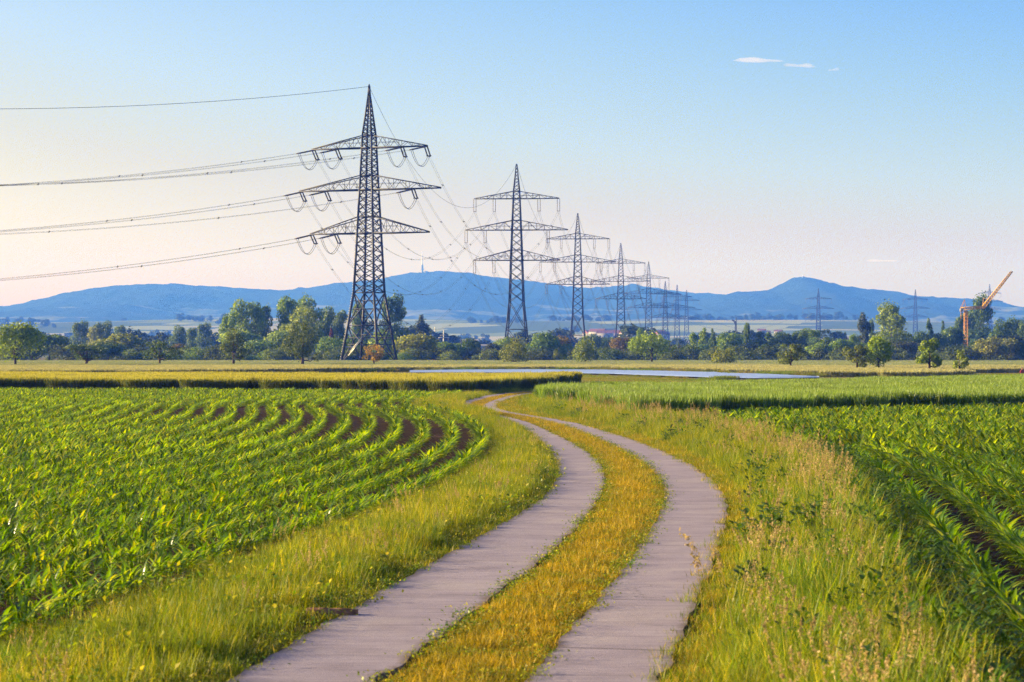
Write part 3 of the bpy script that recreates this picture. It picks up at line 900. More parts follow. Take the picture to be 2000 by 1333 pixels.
# ------------------------------------------------------------------ trees
p1x = at(721, 556)
M_BARK = plain('bark_mat', (.075, .055, .04), .95, 0, .4, 2.5, .1)
LEAF_STOPS = [(0, (.30, .40, .45)), (.45, (.75, .82, .8)), (.8, (1.2, 1.15, .9)), (1, (1.7, 1.5, 1.0))]
M_CROWN = leafmat('crown_leaf_mat', [(p, (c[0] * 1.3, c[1] * 1.25, c[2] * .95)) for p, c in LEAF_STOPS], .30, .5, .3, (1.35, 1.2, .4), inst=0, objcol=True)


def blobs(kind):
    """ellipsoids (centre, radii) of a crown in unit space: x, y about 0 with width 1, z from 0 at the ground to 1 at the top"""
    B = []
    if kind == 'round':
        for q in range(15):
            d = R.normal(size=3); d /= np.linalg.norm(d); d[2] = abs(d[2]) * 1.1 - .35
            r = R.uniform(.15, .24)
            B.append((np.array([d[0] * .33, d[1] * .33, .52 + d[2] * .34]), (r, r, r * .85)))
        B.append((np.array([0, 0, .52]), (.36, .36, .36)))
    elif kind == 'low':
        for q in range(14):
            a = R.uniform(0, 6.28); rr = R.uniform(.1, .40)
            r = R.uniform(.14, .25)
            B.append((np.array([rr * math.cos(a), rr * math.sin(a), R.uniform(.18, .82 - rr * .55)]), (r, r, r * 1.0)))
        B.append((np.array([0, 0, .35]), (.38, .38, .36)))
    elif kind == 'poplar':
        for q in range(20):
            z = R.uniform(.16, .95); w = .42 * math.sin(min(1, (1.06 - z) * 1.5) * 1.57) * (.55 + .45 * min(1, z * 3))
            a = R.uniform(0, 6.28); r = R.uniform(.13, .22)
            B.append((np.array([w * .62 * math.cos(a), w * .62 * math.sin(a), z * .93]), (r, r, r * .5)))
        B.append((np.array([0, 0, .5]), (.24, .24, .38)))
    elif kind == 'big':
        for q in range(26):
            a = R.uniform(0, 6.28); z = R.uniform(.2, .93)
            w = .42 * math.sqrt(max(.03, 1 - ((z - .52) / .50) ** 2))
            rr = w * R.uniform(.35, .95); r = R.uniform(.10, .19)
            B.append((np.array([rr * math.cos(a), rr * math.sin(a), z]), (r, r, r * .7)))
        B.append((np.array([0, 0, .48]), (.30, .30, .36)))
    elif kind == 'cone':
        for q in range(18):
            z = R.uniform(.1, .95); w = .46 * (1 - z) + .04
            a = R.uniform(0, 6.28); r = .08 + .14 * (1 - z)
            B.append((np.array([w * .7 * math.cos(a), w * .7 * math.sin(a), z]), (r, r, r * .7)))
        B.append((np.array([0, 0, .4]), (.2, .2, .36)))
    elif kind == 'orchard':
        for q in range(22):
            a = R.uniform(0, 6.28); z = R.uniform(.30, .92)
            w = .44 * math.sqrt(max(.05, 1 - ((z - .50) / .48) ** 2))
            rr = w * R.uniform(.3, 1.0); r = R.uniform(.085, .15)
            B.append((np.array([rr * math.cos(a), rr * math.sin(a), z]), (r, r, r * .8)))
    elif kind == 'vase':
        for q in range(24):
            a = R.uniform(0, 6.28); z = R.uniform(.24, .93)
            w = .46 * (1 - abs(z - .42) * 1.35)
            rr = max(.03, w) * R.uniform(.3, 1.0); r = R.uniform(.08, .13)
            B.append((np.array([rr * math.cos(a), rr * math.sin(a), z]), (r, r, r * 1.15)))
        B.append((np.array([0, 0, .42]), (.22, .22, .22)))
    elif kind == 'wind':
        for q in range(20):
            s = R.uniform(-1, 1); z = .40 + .25 * R.random() + .20 * (1 - abs(s)) - .06 * s
            z = min(z, .9)
            B.append((np.array([s * .42, R.normal(0, .15), z]), (R.uniform(.09, .16), .11, R.uniform(.05, .08))))
        for q in range(6):
            B.append((np.array([R.uniform(-.3, .4), R.normal(0, .15), R.uniform(.3, .45)]), (.12, .12, .07)))
    return B


def crown(kind, n, leaf, B=None, aspect=1.0):
    """unit crown built of n leaf sprays; leaf = size of a spray in units of the height; aspect = width / height when used"""
    B = B or blobs(kind)
    g = Geo()
    vol = np.array([b[1][0] * b[1][1] for b in B]); ks = R.choice(len(B), n, p=vol / vol.sum())
    C0 = np.array([b[0] for b in B])[ks]; RR_ = np.array([b[1] for b in B])[ks]
    d = R.normal(size=(n, 3)); d /= np.linalg.norm(d, axis=1)[:, None]
    rad = R.uniform(.55, 1.0, n) ** .5 * (1 + R.normal(0, .07, n))
    C = C0 + d * RR_ * rad[:, None]
    stray = R.random(n) < .07
    C[stray] += d[stray] * RR_[stray] * R.uniform(.1, .45, stray.sum())[:, None]
    N = d * .9 + R.normal(size=(n, 3)) * .65 + [0, 0, .25]
    br = R.random(len(B))[ks]
    v = np.clip(.30 * br + .7 * R.random(n), 0, 1)
    V0 = g.n
    cards(g, C * [aspect, aspect, 1], N, leaf, v)
    return g, B, aspect


def crown_mesh(kind, n, leaf, aspect=1.0):
    g, B, a = crown(kind, n, leaf, None, aspect)
    return g.mesh(kind + '_crown', M_CROWN), B, a


def trunk_mesh(B, aspect, r, top=.55, limbs=7, fork=.22):
    g = Geo()
    h = top
    zz = np.linspace(-.01, h, 6)
    wob = np.cumsum(R.normal(0, r * .35, (6, 2)), 0)
    pts = np.stack([wob[:, 0], wob[:, 1], zz], -1); pts[:2, :2] = 0
    g.tube(pts, np.array([1.35, 1.0, .9, .75, .55, .3]) * r, 7)
    pick = sorted(range(len(B)), key=lambda q: -np.linalg.norm(B[q][0][:2]))[:limbs * 2]
    for q in R.permutation(pick)[:limbs]:
        e = B[q][0] * [aspect, aspect, 1]
        s = np.array([0, 0, min(fork + R.uniform(0, .2), max(.08, e[2] - .08))])
        m = s * .45 + e * .55 + [0, 0, -.05 + .03 * R.normal()]
        g.tube([s, (s + m) / 2 + [0, 0, .01], m, e], np.array([.55, .42, .28, .1]) * r, 5)
    return g.mesh('trunk', M_BARK, True)


KIND = {}
for kd, n, lf, asp, tr in (('round', 3600, .046, 1.0, .02), ('low', 3000, .05, 1.25, .02), ('poplar', 2600, .034, .42, .012), ('big', 6500, .032, .9, .016), ('cone', 2400, .04, .5, .014)):
    KIND[kd] = []
    for q in range(4):
        me, B, a = crown_mesh(kd, n, lf, asp)
        KIND[kd].append((me, trunk_mesh(B, a, tr, .6 if kd != 'low' else .3, 7), a))


def tree(name, kind, px, py_top, w_px, D, col, label, cat='tree', group=None, base=None, var=None, rz=None):
    """a tree whose crown top stands at photo row py_top, w_px wide, at distance D"""
    me, tm, a = KIND[kind][R.integers(0, 4) if var is None else var]
    x = at(px, D); zb = float(ground_z(x, D)) if base is None else base
    h = zat(py_top, D) - zb
    w = w_px * 1.12 / F_PX * D
    t = empty(name, (x, D, zb), R.uniform(0, 6.28) if rz is None else rz, label=label, cat=cat, group=group)
    c = bpy.data.objects.new('crown', me); COL.objects.link(c); c.parent = t
    c.scale = (w / a, w / a, h); c.color = (*col, 1)
    k = bpy.data.objects.new('trunk', tm); COL.objects.link(k); k.parent = t; k.scale = (min(w / a, h), min(w / a, h), h)
    return t


def field_tree(name, kind, px, py_base, py_top, w_px, col, label, n=3200, leaf=.20, tr=.17, limbs=8, fork=.22, rz=0.0):
    """one of the trees standing in the grain, each with a crown of its own; sprays of real size"""
    x, D = gnd(px, py_base)
    h = (py_base - py_top) / F_PX * D; w = w_px / F_PX * D
    a = w / h
    g, B, a = crown(kind, n, leaf / h, None, a)
    t = empty(name, (x, D, float(ground_z(x, D))), rz, label=label, cat='tree', group='field trees standing in the pale grain')
    c = bpy.data.objects.new('crown', g.mesh('crown', M_CROWN)); COL.objects.link(c); c.parent = t; c.scale = (h, h, h); c.color = (*col, 1)
    k = bpy.data.objects.new('trunk', trunk_mesh(B, a, tr / h, .7, limbs, fork)); COL.objects.link(k); k.parent = t; k.scale = (h, h, h)
    return t


YG, DG, OG, MG, BG = (.20, .29, .004), (.075, .13, .012), (.13, .175, .012), (.12, .17, .012), (.20, .30, .005)
field_tree('field_tree', 'round', 30, 721, 622, 112, YG, 'big sunlit yellow-green tree cut by the picture edge', 3600, .27, .16, 6)
field_tree('field_tree', 'wind', 168, 719, 662, 86, DG, 'dark windswept tree with streaming layered branches', 1900, .18, .20, 10, .2)
field_tree('field_tree', 'orchard', 312, 718, 663, 78, DG, 'dark open spreading tree right of the windswept one', 1700, .18, .16, 10, .2)
field_tree('field_tree', 'vase', 456, 719, 645, 84, (.09, .135, .014), 'dark broad vase-shaped tree below the big poplar clump', 3300, .17, .2, 8, .2)
field_tree('field_tree', 'vase', 591, 720, 627, 88, (.095, .135, .012), 'tall dark pointed tree standing before the pylon clump', 3900, .18, .21, 8, .2)
field_tree('field_tree', 'orchard', 731, 719, 672, 52, (.34, .23, .015), 'small orange-brown tree in front of the big pylon feet', 1500, .15, .11, 9, .2)
field_tree('field_bush', 'low', 1002, 715, 652, 66, (.16, .20, .010), 'dense round green bush tree at the second pylon foot', 3000, .2, .13, 5)
field_tree('field_bush', 'low', 1144, 714, 655, 52, (.16, .22, .010), 'dense upright green bush tree below the third pylon', 2600, .2, .13, 5)
field_tree('field_tree', 'round', 1273, 714, 636, 92, BG, 'big bright green leafy tree under the row of pylons', 3400, .25, .16, 6)
field_tree('field_tree', 'low', 1413, 717, 671, 66, (.16, .20, .012), 'wide low olive-brown tree with hanging outer twigs', 2200, .19, .15, 9)
field_tree('field_tree', 'orchard', 1544, 723, 666, 56, OG, 'small olive-brown round tree on a clear short trunk', 2000, .17, .13, 9)
field_tree('field_tree', 'orchard', 1673, 728, 674, 66, (.13, .165, .012), 'sparse olive tree leaning against a bright green one', 1900, .17, .13, 9)
field_tree('field_tree', 'round', 1716, 728, 650, 64, BG, 'bright yellow-green tree beside the sparse olive tree', 3000, .19, .14, 6)
field_tree('field_tree', 'orchard', 1815, 731, 663, 64, (.16, .24, .005), 'bright green ragged tree alone before the dark wood', 2500, .19, .14, 7)
field_tree('field_tree', 'orchard', 1874, 730, 681, 36, (.20, .27, .006), 'smallest yellow-green young tree, below the yellow crane', 1100, .15, .07, 6)

cG, cD, cY, cB, cP, cO, cR = (.15, .25, .018), (.085, .155, .02), (.23, .27, .018), (.10, .17, .035), (.20, .30, .035), (.19, .15, .045), (.13, .035, .04)
WG = 'trees of the wood edge behind the grain'
for nm, kd, px, top, w, D, col, lab in [
    ('tree', 'round', 96, 648, 84, 590, cD, 'dark blue-green round tree peeping behind the sunlit yellow-green tree'),
    ('tree', 'round', 62, 640, 70, 640, cD, 'dusky tree mostly hidden behind the sunlit yellow-green tree'),
    ('tree', 'round', 8, 655, 60, 620, cD, 'dusky tree at the picture edge behind the sunlit tree'),
    ('poplar', 'big', 160, 629, 44, 930, cB, 'hazy grey-green poplar, first of the group above the windswept tree'),
    ('poplar', 'big', 199, 628, 44, 960, cB, 'hazy grey-green poplar, second of the group above the windswept tree'),
    ('poplar', 'big', 186, 640, 40, 900, (.24, .28, .08), 'pale silvery tree in the hazy poplar group'),
    ('poplar', 'big', 234, 637, 36, 940, cB, 'hazy grey-green poplar, last of the group above the windswept tree'),
    ('tree', 'round', 240, 647, 112, 640, cY, 'wide yellow-green domed tree between windswept and open spreading tree'),
    ('tree', 'round', 212, 663, 66, 600, cD, 'dark rounded tree at the shoulder of the wide yellow-green dome'),
    ('shrub', 'low', 262, 676, 52, 585, (.10, .16, .02), 'bright green shrub at the foot of the wide yellow-green dome'),
    ('shrub', 'low', 300, 684, 60, 590, cG, 'green shrub behind the open spreading field tree'),
    ('poplar', 'big', 347, 637, 34, 930, cB, 'hazy rounded tree, first of three above the wood gap'),
    ('poplar', 'big', 374, 643, 30, 960, cB, 'hazy rounded tree, lower middle one of three above the wood gap'),
    ('poplar', 'big', 400, 632, 38, 940, cB, 'hazy rounded tree, tallest of three above the wood gap'),
    ('tree', 'round', 351, 669, 36, 620, cO, 'brownish rounded tree right of the open spreading field tree'),
    ('shrub', 'low', 381, 676, 42, 590, cG, 'fresh green pointed shrub left of the dark vase-shaped tree'),
    ('shrub', 'low', 417, 672, 58, 600, (.085, .14, .022), 'fresh green shrub touching the dark vase-shaped tree'),
    ('shrub', 'low', 366, 692, 60, 580, cD, 'dark low shrub at the foot of the brownish rounded tree'),
    ('poplar', 'big', 447, 610, 42, 690, cG, 'outer lobe tree of the big poplar clump, with dark top'),
    ('poplar', 'big', 484, 587, 66, 700, cP, 'tallest tree of the first big poplar clump'),
    ('poplar', 'big', 512, 594, 40, 720, cD, 'dark upright tree closing the first big poplar clump'),
    ('tree', 'round', 470, 640, 90, 680, cP, 'green rounded tree filling the base of the first poplar clump'),
    ('poplar', 'big', 563, 583, 66, 700, cG, 'first tall tree of the second big poplar clump'),
    ('poplar', 'big', 603, 582, 56, 725, cG, 'tallest tree of the second big poplar clump'),
    ('poplar', 'big', 588, 600, 76, 670, (.22, .29, .035), 'light green poplar in front of the second clump'),
    ('poplar', 'big', 637, 600, 46, 730, cD, 'dark tree behind the second poplar clump'),
    ('poplar', 'big', 662, 609, 46, 735, cB, 'dark lower tree between second poplar clump and big pylon'),
    ('tree', 'round', 548, 640, 60, 660, cP, 'pale green rounded tree beneath the second poplar clump'),
    ('tree', 'round', 510, 657, 62, 620, cG, 'mid-green domed tree between the two dark field trees'),
    ('shrub', 'low', 535, 680, 70, 590, cG, 'low green bush between the two dark field trees'),
    ('shrub', 'low', 480, 690, 60, 585, cG, 'low green bush right behind the dark vase-shaped tree'),
    ('conifer', 'cone', 647, 640, 18, 650, (.14, .05, .035), 'small reddish conical tree left of the big pylon'),
    ('tree', 'round', 648, 653, 62, 610, cG, 'grey-green domed tree left of the big pylon legs'),
    ('poplar', 'big', 705, 592, 44, 740, cD, 'dark poplar seen through the lattice of the big pylon'),
    ('poplar', 'big', 770, 578, 60, 720, cD, 'tall dark ragged poplar right of the big pylon'),
    ('tree', 'round', 690, 652, 54, 620, cG, 'green tree between the legs of the big pylon'),
    ('tree', 'round', 750, 640, 58, 640, cP, 'light green tree under the tall dark ragged poplar'),
    ('shrub', 'low', 668, 685, 60, 590, cG, 'low bush at the outer foot of the big pylon'),
    ('shrub', 'low', 735, 676, 56, 600, cG, 'low bush behind the small orange-brown tree'),
    ('poplar', 'poplar', 825, 608, 31, 780, (.035, .06, .025), 'single dark columnar poplar rising above the wide willow'),
    ('willow', 'round', 815, 647, 86, 600, cY, 'wide yellow-green domed willow right of the big pylon'),
    ('shrub', 'low', 790, 686, 46, 580, cG, 'olive bush at the foot of the wide willow'),
    ('tree', 'round', 867, 664, 58, 610, cG, 'mid-green domed tree right of the wide willow'),
    ('tree', 'round', 893, 668, 40, 625, cG, 'small green tree between willow and second pylon, duller one'),
    ('tree', 'round', 916, 657, 44, 640, cD, 'darker taller tree halfway between willow and second pylon'),
    ('tree', 'low', 930, 672, 52, 600, (.07, .10, .035), 'grey-green tree beside the purple-leaved shrub'),
    ('shrub', 'low', 957, 681, 34, 590, cR, 'purple-leaved shrub left of the second pylon bush'),
    ('shrub', 'low', 850, 702, 22, 566, cR, 'tiny dark red shrub at the field edge below the mid-green dome'),
    ('shrub', 'low', 798, 702, 26, 566, cR, 'tiny dark red shrub at the foot of the wide willow'),
    ('tree', 'round', 985, 654, 46, 640, cP, 'light green tree just behind the second pylon legs'),
    ('tree', 'round', 962, 668, 44, 630, (.07, .09, .045), 'greyish rounded tree above the purple-leaved shrub'),
    ('tree', 'round', 1060, 645, 66, 610, cG, 'large round green tree right of the second pylon'),
    ('shrub', 'low', 1052, 688, 60, 580, (.075, .10, .03), 'dull low bush below the large round green tree'),
    ('tree', 'round', 1098, 648, 38, 630, cO, 'brown-tinged tree between second and third pylon'),
    ('tree', 'low', 1108, 662, 50, 610, cG, 'green tree between the brown-tinged tree and the upright bush'),
    ('shrub', 'low', 1086, 680, 16, 580, (.16, .20, .02), 'slim bright yellow-green shrub at the grain edge'),
    ('tree', 'round', 1156, 645, 44, 830, cB, 'hazy grey tree behind the third pylon'),
    ('tree', 'round', 1182, 652, 44, 850, cB, 'hazy grey tree right of the third pylon'),
    ('shrub', 'low', 1198, 672, 56, 590, (.065, .115, .02), 'dense green bush left of the big bright leafy tree'),
    ('tree', 'round', 1214, 654, 46, 640, cO, 'brownish tree at the foot of the fourth pylon'),
    ('tree', 'round', 1240, 651, 42, 650, cG, 'green tree just left of the big bright leafy tree'),
    ('poplar', 'poplar', 1253, 632, 26, 700, cG, 'upright tree topping the big bright leafy tree'),
    ('tree', 'round', 1320, 672, 44, 640, (.07, .06, .045), 'dull purple-brown tree right of the big bright leafy tree'),
    ('tree', 'low', 1345, 662, 56, 600, (.085, .14, .022), 'fresh green tree below the three small poplars'),
    ('poplar', 'poplar', 1354, 641, 25, 660, cP, 'first of three small poplars beside the farthest pylons'),
    ('poplar', 'poplar', 1375, 635, 23, 665, cP, 'second and tallest of three small poplars beside the farthest pylons'),
    ('poplar', 'poplar', 1392, 637, 16, 670, cD, 'third and slimmest of three small poplars beside the farthest pylons'),
    ('tree', 'round', 1372, 670, 50, 640, cG, 'green tree left of the wide low olive-brown tree'),
    ('tree', 'round', 1424, 644, 50, 680, cG, 'dark green domed tree beneath the dark bent crane'),
    ('tree', 'round', 1400, 656, 46, 690, cD, 'dark tree between three small poplars and domed tree'),
    ('tree', 'round', 1448, 648, 44, 700, cG, 'light-topped tree right under the dark bent crane'),
    ('poplar', 'poplar', 1458, 621, 17, 690, cD, 'slim dark poplar right of the dark bent crane'),
    ('conifer', 'cone', 1484, 645, 40, 690, cD, 'dark conifer, first right of the slim dark poplar'),
    ('conifer', 'cone', 1503, 648, 40, 700, cD, 'dark conifer, second right of the slim dark poplar'),
    ('tree', 'big', 1524, 650, 46, 690, cD, 'dark tree, third right of the slim dark poplar'),
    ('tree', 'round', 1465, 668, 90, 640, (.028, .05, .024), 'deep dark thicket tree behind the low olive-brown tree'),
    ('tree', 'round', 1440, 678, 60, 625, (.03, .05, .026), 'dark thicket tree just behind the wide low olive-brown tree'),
    ('shrub', 'low', 1450, 684, 30, 590, cG, 'small green bush right of the wide low olive-brown tree'),
    ('shrub', 'round', 1496, 670, 34, 600, cD, 'small dark round tree standing clear of the thicket'),
    ('tree', 'low', 1519, 667, 40, 610, cG, 'light green tree left of the short-trunk field tree'),
    ('tree', 'big', 1562, 645, 50, 690, cD, 'broad dark tree above the short-trunk field tree'),
    ('tree', 'big', 1588, 643, 46, 700, cG, 'dark tree beside the lone hazy pylon'),
    ('tree', 'round', 1600, 664, 50, 600, cP, 'pale green domed tree under the lone hazy pylon'),
    ('tree', 'round', 1620, 656, 44, 660, cD, 'dark tree right of the pale green dome'),
    ('tree', 'round', 1642, 658, 50, 640, cG, 'dull green tree midway between lone pylon and columnar poplar'),
    ('tree', 'low', 1640, 676, 54, 600, cO, 'brownish low tree left of the sparse olive tree'),
    ('tree', 'big', 1664, 654, 34, 680, cG, 'ragged tree at the foot of the broad columnar poplar'),
    ('poplar', 'poplar', 1688, 603, 32, 690, (.05, .075, .025), 'broad columnar poplar left of the big sunlit tree'),
    ('poplar', 'poplar', 1702, 612, 16, 700, cD, 'slim columnar poplar touching the broad one'),
    ('tree', 'big', 1743, 594, 78, 680, (.20, .28, .018), 'big sunlit ragged tree between columnar poplar and crane'),
    ('tree', 'round', 1680, 664, 60, 640, cG, 'green tree below the broad columnar poplar'),
    ('tree', 'round', 1765, 660, 56, 610, (.07, .085, .04), 'grey shrubby tree below the big sunlit tree'),
    ('conifer', 'cone', 1815, 621, 26, 700, cD, 'dark conifer, taller of two left of the yellow crane'),
    ('conifer', 'cone', 1841, 624, 22, 710, cD, 'dark conifer, slimmer of two left of the yellow crane'),
    ('tree', 'round', 1797, 643, 44, 690, cD, 'dark tree left of the two dark conifers'),
    ('tree', 'round', 1832, 648, 56, 680, cD, 'dark tree in front of the two dark conifers'),
    ('tree', 'round', 1862, 632, 46, 690, cD, 'dark tree just left of the crane mast'),
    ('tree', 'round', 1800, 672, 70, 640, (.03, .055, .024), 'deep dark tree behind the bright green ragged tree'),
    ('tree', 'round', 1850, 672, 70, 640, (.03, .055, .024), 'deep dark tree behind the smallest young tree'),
    ('poplar', 'big', 1885, 610, 44, 850, cD, 'side lobe tree of the tall clump behind the crane'),
    ('poplar', 'big', 1912, 579, 66, 860, cD, 'tall dark spreading clump behind the yellow crane'),
    ('tree', 'round', 1910, 638, 80, 840, cD, 'dark tree at the base of the clump behind the crane'),
    ('tree', 'big', 1955, 626, 52, 700, cD, 'dark tree, first right of the crane, in the dark wood'),
    ('tree', 'big', 1982, 623, 46, 710, cD, 'dark tree, second right of the crane, in the dark wood'),
    ('tree', 'big', 2008, 627, 50, 705, cD, 'dark tree of the dark wood cut by the picture edge'),
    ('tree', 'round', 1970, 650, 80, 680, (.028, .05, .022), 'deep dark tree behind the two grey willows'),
    ('tree', 'round', 1870, 669, 46, 590, (.06, .10, .02), 'dark green rounded shrub at the crane foot'),
    ('willow', 'round', 1935, 653, 62, 585, (.22, .25, .06), 'grey-green domed willow, larger of two right of the crane'),
    ('willow', 'round', 1970, 656, 52, 590, (.19, .225, .055), 'grey-green domed willow, smaller of two right of the crane'),
    ('tree', 'round', 1998, 667, 36, 590, (.08, .14, .022), 'fresh green tree at the picture edge beside the willows'),
]:
    tree(nm, kd, px, top, w, D, col, lab, 'shrub' if nm == 'shrub' else 'tree', WG)
# trees outside the frame close the wood edge for a view from the side
for px in list(range(-330, -20, 42)) + list(range(2045, 2340, 42)):
    tree('tree', ['round', 'big', 'low'][int(R.integers(0, 3))], px, R.uniform(630, 668), R.uniform(55, 85), R.uniform(600, 720), [cG, cD, cY][int(R.integers(0, 3))],
         'green tree of the wood edge beyond the picture edge', 'tree', 'trees of the wood edge beyond the picture edge')

# undergrowth that closes the wood edge
und = [crown_mesh('low', 900, .075, 1.3)[0] for q in range(4)]
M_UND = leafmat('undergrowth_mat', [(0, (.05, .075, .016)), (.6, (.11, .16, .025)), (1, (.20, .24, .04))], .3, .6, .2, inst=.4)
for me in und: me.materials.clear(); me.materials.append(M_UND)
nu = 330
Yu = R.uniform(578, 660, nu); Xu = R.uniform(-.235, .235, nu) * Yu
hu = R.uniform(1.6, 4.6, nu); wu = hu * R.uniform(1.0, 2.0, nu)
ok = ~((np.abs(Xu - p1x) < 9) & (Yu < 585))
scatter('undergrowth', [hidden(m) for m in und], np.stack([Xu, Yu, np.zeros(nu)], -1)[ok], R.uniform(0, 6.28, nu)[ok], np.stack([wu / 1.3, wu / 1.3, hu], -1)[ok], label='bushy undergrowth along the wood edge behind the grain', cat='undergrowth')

# far lone trees on the vineyard crest and hazy woods of the plain
for px, top, w, D, lab in [(14, 617, 9, 4700, 'tiny hazy round tree, first on the vineyard crest'), (41, 616, 9, 4700, 'tiny hazy round tree, second on the vineyard crest'),
                           (60, 624, 9, 4300, 'tiny hazy tree, third on the vineyard crest'), (74, 623, 12, 4300, 'tiny hazy tree, fourth on the vineyard crest'), (242, 620, 12, 4600, 'tiny hazy crooked tree on the open crest'),
                           (261, 626, 18, 4600, 'low hazy thicket on the open crest'), (305, 625, 16, 4600, 'hazy bushy tree below the middle of the ridge'), (335, 626, 8, 4600, 'tiny hazy round tree alone on the crest'),
                           (418, 626, 16, 4200, 'hazy round tree left of the first poplar clump'), (426, 623, 9, 4600, 'tiny hazy tree above the hazy round one'), (867, 626, 5, 4700, 'tiny hazy tree on the crest beyond the willow'),
                           (1100, 622, 7, 4700, 'tiny hazy tree on the crest below the third pylon'), (1171, 619, 8, 4700, 'tiny hazy tree on the crest left of the fourth pylon'), (1996, 622, 16, 3600, 'hazy round tree above the dark wood')]:
    tree('far_tree', 'round', px, top, w, D, (.035, .06, .03), lab, 'tree', 'hazy trees on the far crest')

NW = 900
ang = R.uniform(-.235, .235, NW); Dw = np.concatenate([R.uniform(1000, 1500, 260), 1500 * (3.1 ** R.random(NW - 260))])
Xw = ang * Dw
# hedgerows: most far trees stand in lines between fields
nl = 70
for q in range(nl):
    sl = slice(260 + q * 9, 260 + q * 9 + 9)
    a0 = R.uniform(-.235, .235); d0 = 1700 * (2.6 ** R.random())
    dx = np.arange(9) * R.uniform(7, 15) * (1 if R.random() < .5 else -1) + R.normal(0, 3, 9)
    Xw[sl] = a0 * d0 + dx; Dw[sl] = d0 + R.normal(0, 8, 9) + dx * R.uniform(-.3, .3)
lo = {}
far_v = []
for q in range(6):
    me, B, a = crown_mesh(['round', 'big', 'low'][q % 3], 700, .09, 1.0)
    far_v.append(me)
M_FARW = leafmat('far_wood_mat', [(0, (.022, .04, .018)), (.6, (.05, .08, .03)), (1, (.09, .12, .04))], .3, .7, .1, inst=.35)
for me in far_v: me.materials.clear(); me.materials.append(M_FARW)
hw = R.uniform(6, 13, NW); ww = hw * R.uniform(.8, 1.5, NW)
scatter('far_woods', [hidden(m) for m in far_v], np.stack([Xw, Dw, ground_z(Xw, Dw) - .5], -1), R.uniform(0, 6.28, NW), np.stack([ww, ww, hw], -1),
        label='hazy woods and hedgerows scattered over the far plain', cat='woods')

# ------------------------------------------------------------------ village and sheds far off
M_WALLW = plain('white_wall_mat', (.30, .29, .28), .9)
M_ROOFR = plain('red_roof_mat', (.20, .085, .06), .85, 0, .25, 1.0)
M_ROOFG = plain('grey_roof_mat', (.30, .30, .32), .8)
M_GLASSD = plain('dark_pane_mat', (.03, .035, .04), .2)


def house(px, py, D, w, d, h, roof, label, cat='house', group='houses of the hazy village', ridge=.55, rz=0.0, lift=0.0):
    x = at(px, D); z = float(ground_z(x, D)) + lift
    t = empty('village_house' if cat == 'house' else 'farm_shed', (x, D, z), rz, label=label, cat=cat, group=group)
    g = Geo(); g.box((0, 0, h / 2 - 1), (w, d, h + 2)); g.obj('wall', M_WALLW, t)
    g = Geo(); rh = d * ridge * .5
    o_ = .4
    for s in (-1, 1):
        g.add([[-w / 2 - o_, s * (d / 2 + o_), h + .02], [w / 2 + o_, s * (d / 2 + o_), h + .02], [w / 2 + o_, 0, h + rh], [-w / 2 - o_, 0, h + rh]], [[0, 1, 2, 3]])
        g.add([[s * (w / 2 + o_ - .02), -d / 2 - o_, h + .02], [s * (w / 2 + o_ - .02), d / 2 + o_, h + .02], [s * (w / 2 + o_ - .02), 0, h + rh], [s * (w / 2 + o_ - .02), 0, h + rh - .01]], [[0, 1, 2, 3]])
    g.obj('roof', roof, t)
    for q in range(3 if cat == 'house' else 2):
        g = Geo(); g.box(((q - 1) * w * .28, -d / 2 - .03, h * .55), (w * .12, .08, h * .3)); g.obj('window', M_GLASSD, t)
    return t


VD = 2300
for q, (px, up, roof, lab) in enumerate([
    (1158, 22, M_ROOFR, 'red-roofed house at the near end of the hazy village'), (1168, 26, M_ROOFR, 'large pale red roof below the fourth pylon'), (1182, 24, M_ROOFR, 'red-roofed house right of the fourth pylon'),
    (1193, 26, M_ROOFG, 'grey-roofed house in the middle of the hazy village'), (1203, 23, M_ROOFR, 'red-roofed house left of the fifth pylon'), (1226, 25, M_ROOFR, 'red-roofed house between fourth and fifth pylon'),
    (1238, 26, M_ROOFR, 'deep red roof below the fifth pylon'), (1250, 24, M_ROOFR, 'red-roofed house just left of the fifth pylon foot'), (1283, 25, M_ROOFR, 'red-roofed house right of the fifth pylon foot'),
    (1294, 23, M_ROOFR, 'last red-roofed house before the farthest pylons')]):
    house(px, 0, VD + R.uniform(-60, 120), R.uniform(9, 14), R.uniform(8, 11), R.uniform(5, 7), roof, lab, rz=R.uniform(-.5, .5), lift=up * .42)
for px, D, roof, lab, lift in [(1488, 2600, M_ROOFR, 'hazy red-roofed farmhouse above the dark conifers', 14), (1497, 2620, M_ROOFR, 'hazy house with white gable above the dark conifers', 12),
                               (1520, 2640, M_ROOFR, 'hazy pale house right of the white gable', 13), (985, 1500, M_ROOFG, 'hazy steep grey gable left of the second pylon', 3), (978, 1460, M_ROOFG, 'hazy small house beside the steep grey gable', 0)]:
    house(px, 0, D, 7, 6, 3, roof, lab, rz=R.uniform(-.5, .5), lift=lift)
house(908, 0, 1350, 12, 10, 5, M_WALLW, 'bright white flat shed roof among hazy trees beyond the willow', 'shed', 'white sheds on the plain', .1, lift=2.4)
house(935, 0, 1380, 22, 12, 4, M_WALLW, 'long low pale shed right of the bright white one', 'shed', 'white sheds on the plain', .1, lift=1.0)
house(1322, 0, 980, 7, 10, 2.2, M_WALLW, 'white shed roof right of the big bright leafy tree', 'shed', 'white sheds on the plain', .25, lift=0)
house(1608, 0, 1150, 5, 10, 4, M_WALLW, 'pale shed at the foot of the lone hazy pylon', 'shed', 'white sheds on the plain', .2, lift=2.5)
house(1668, 0, 1100, 8, 10, 4, M_WALLW, 'small white shed left of the broad columnar poplar', 'shed', 'white sheds on the plain', .2, lift=3.0)
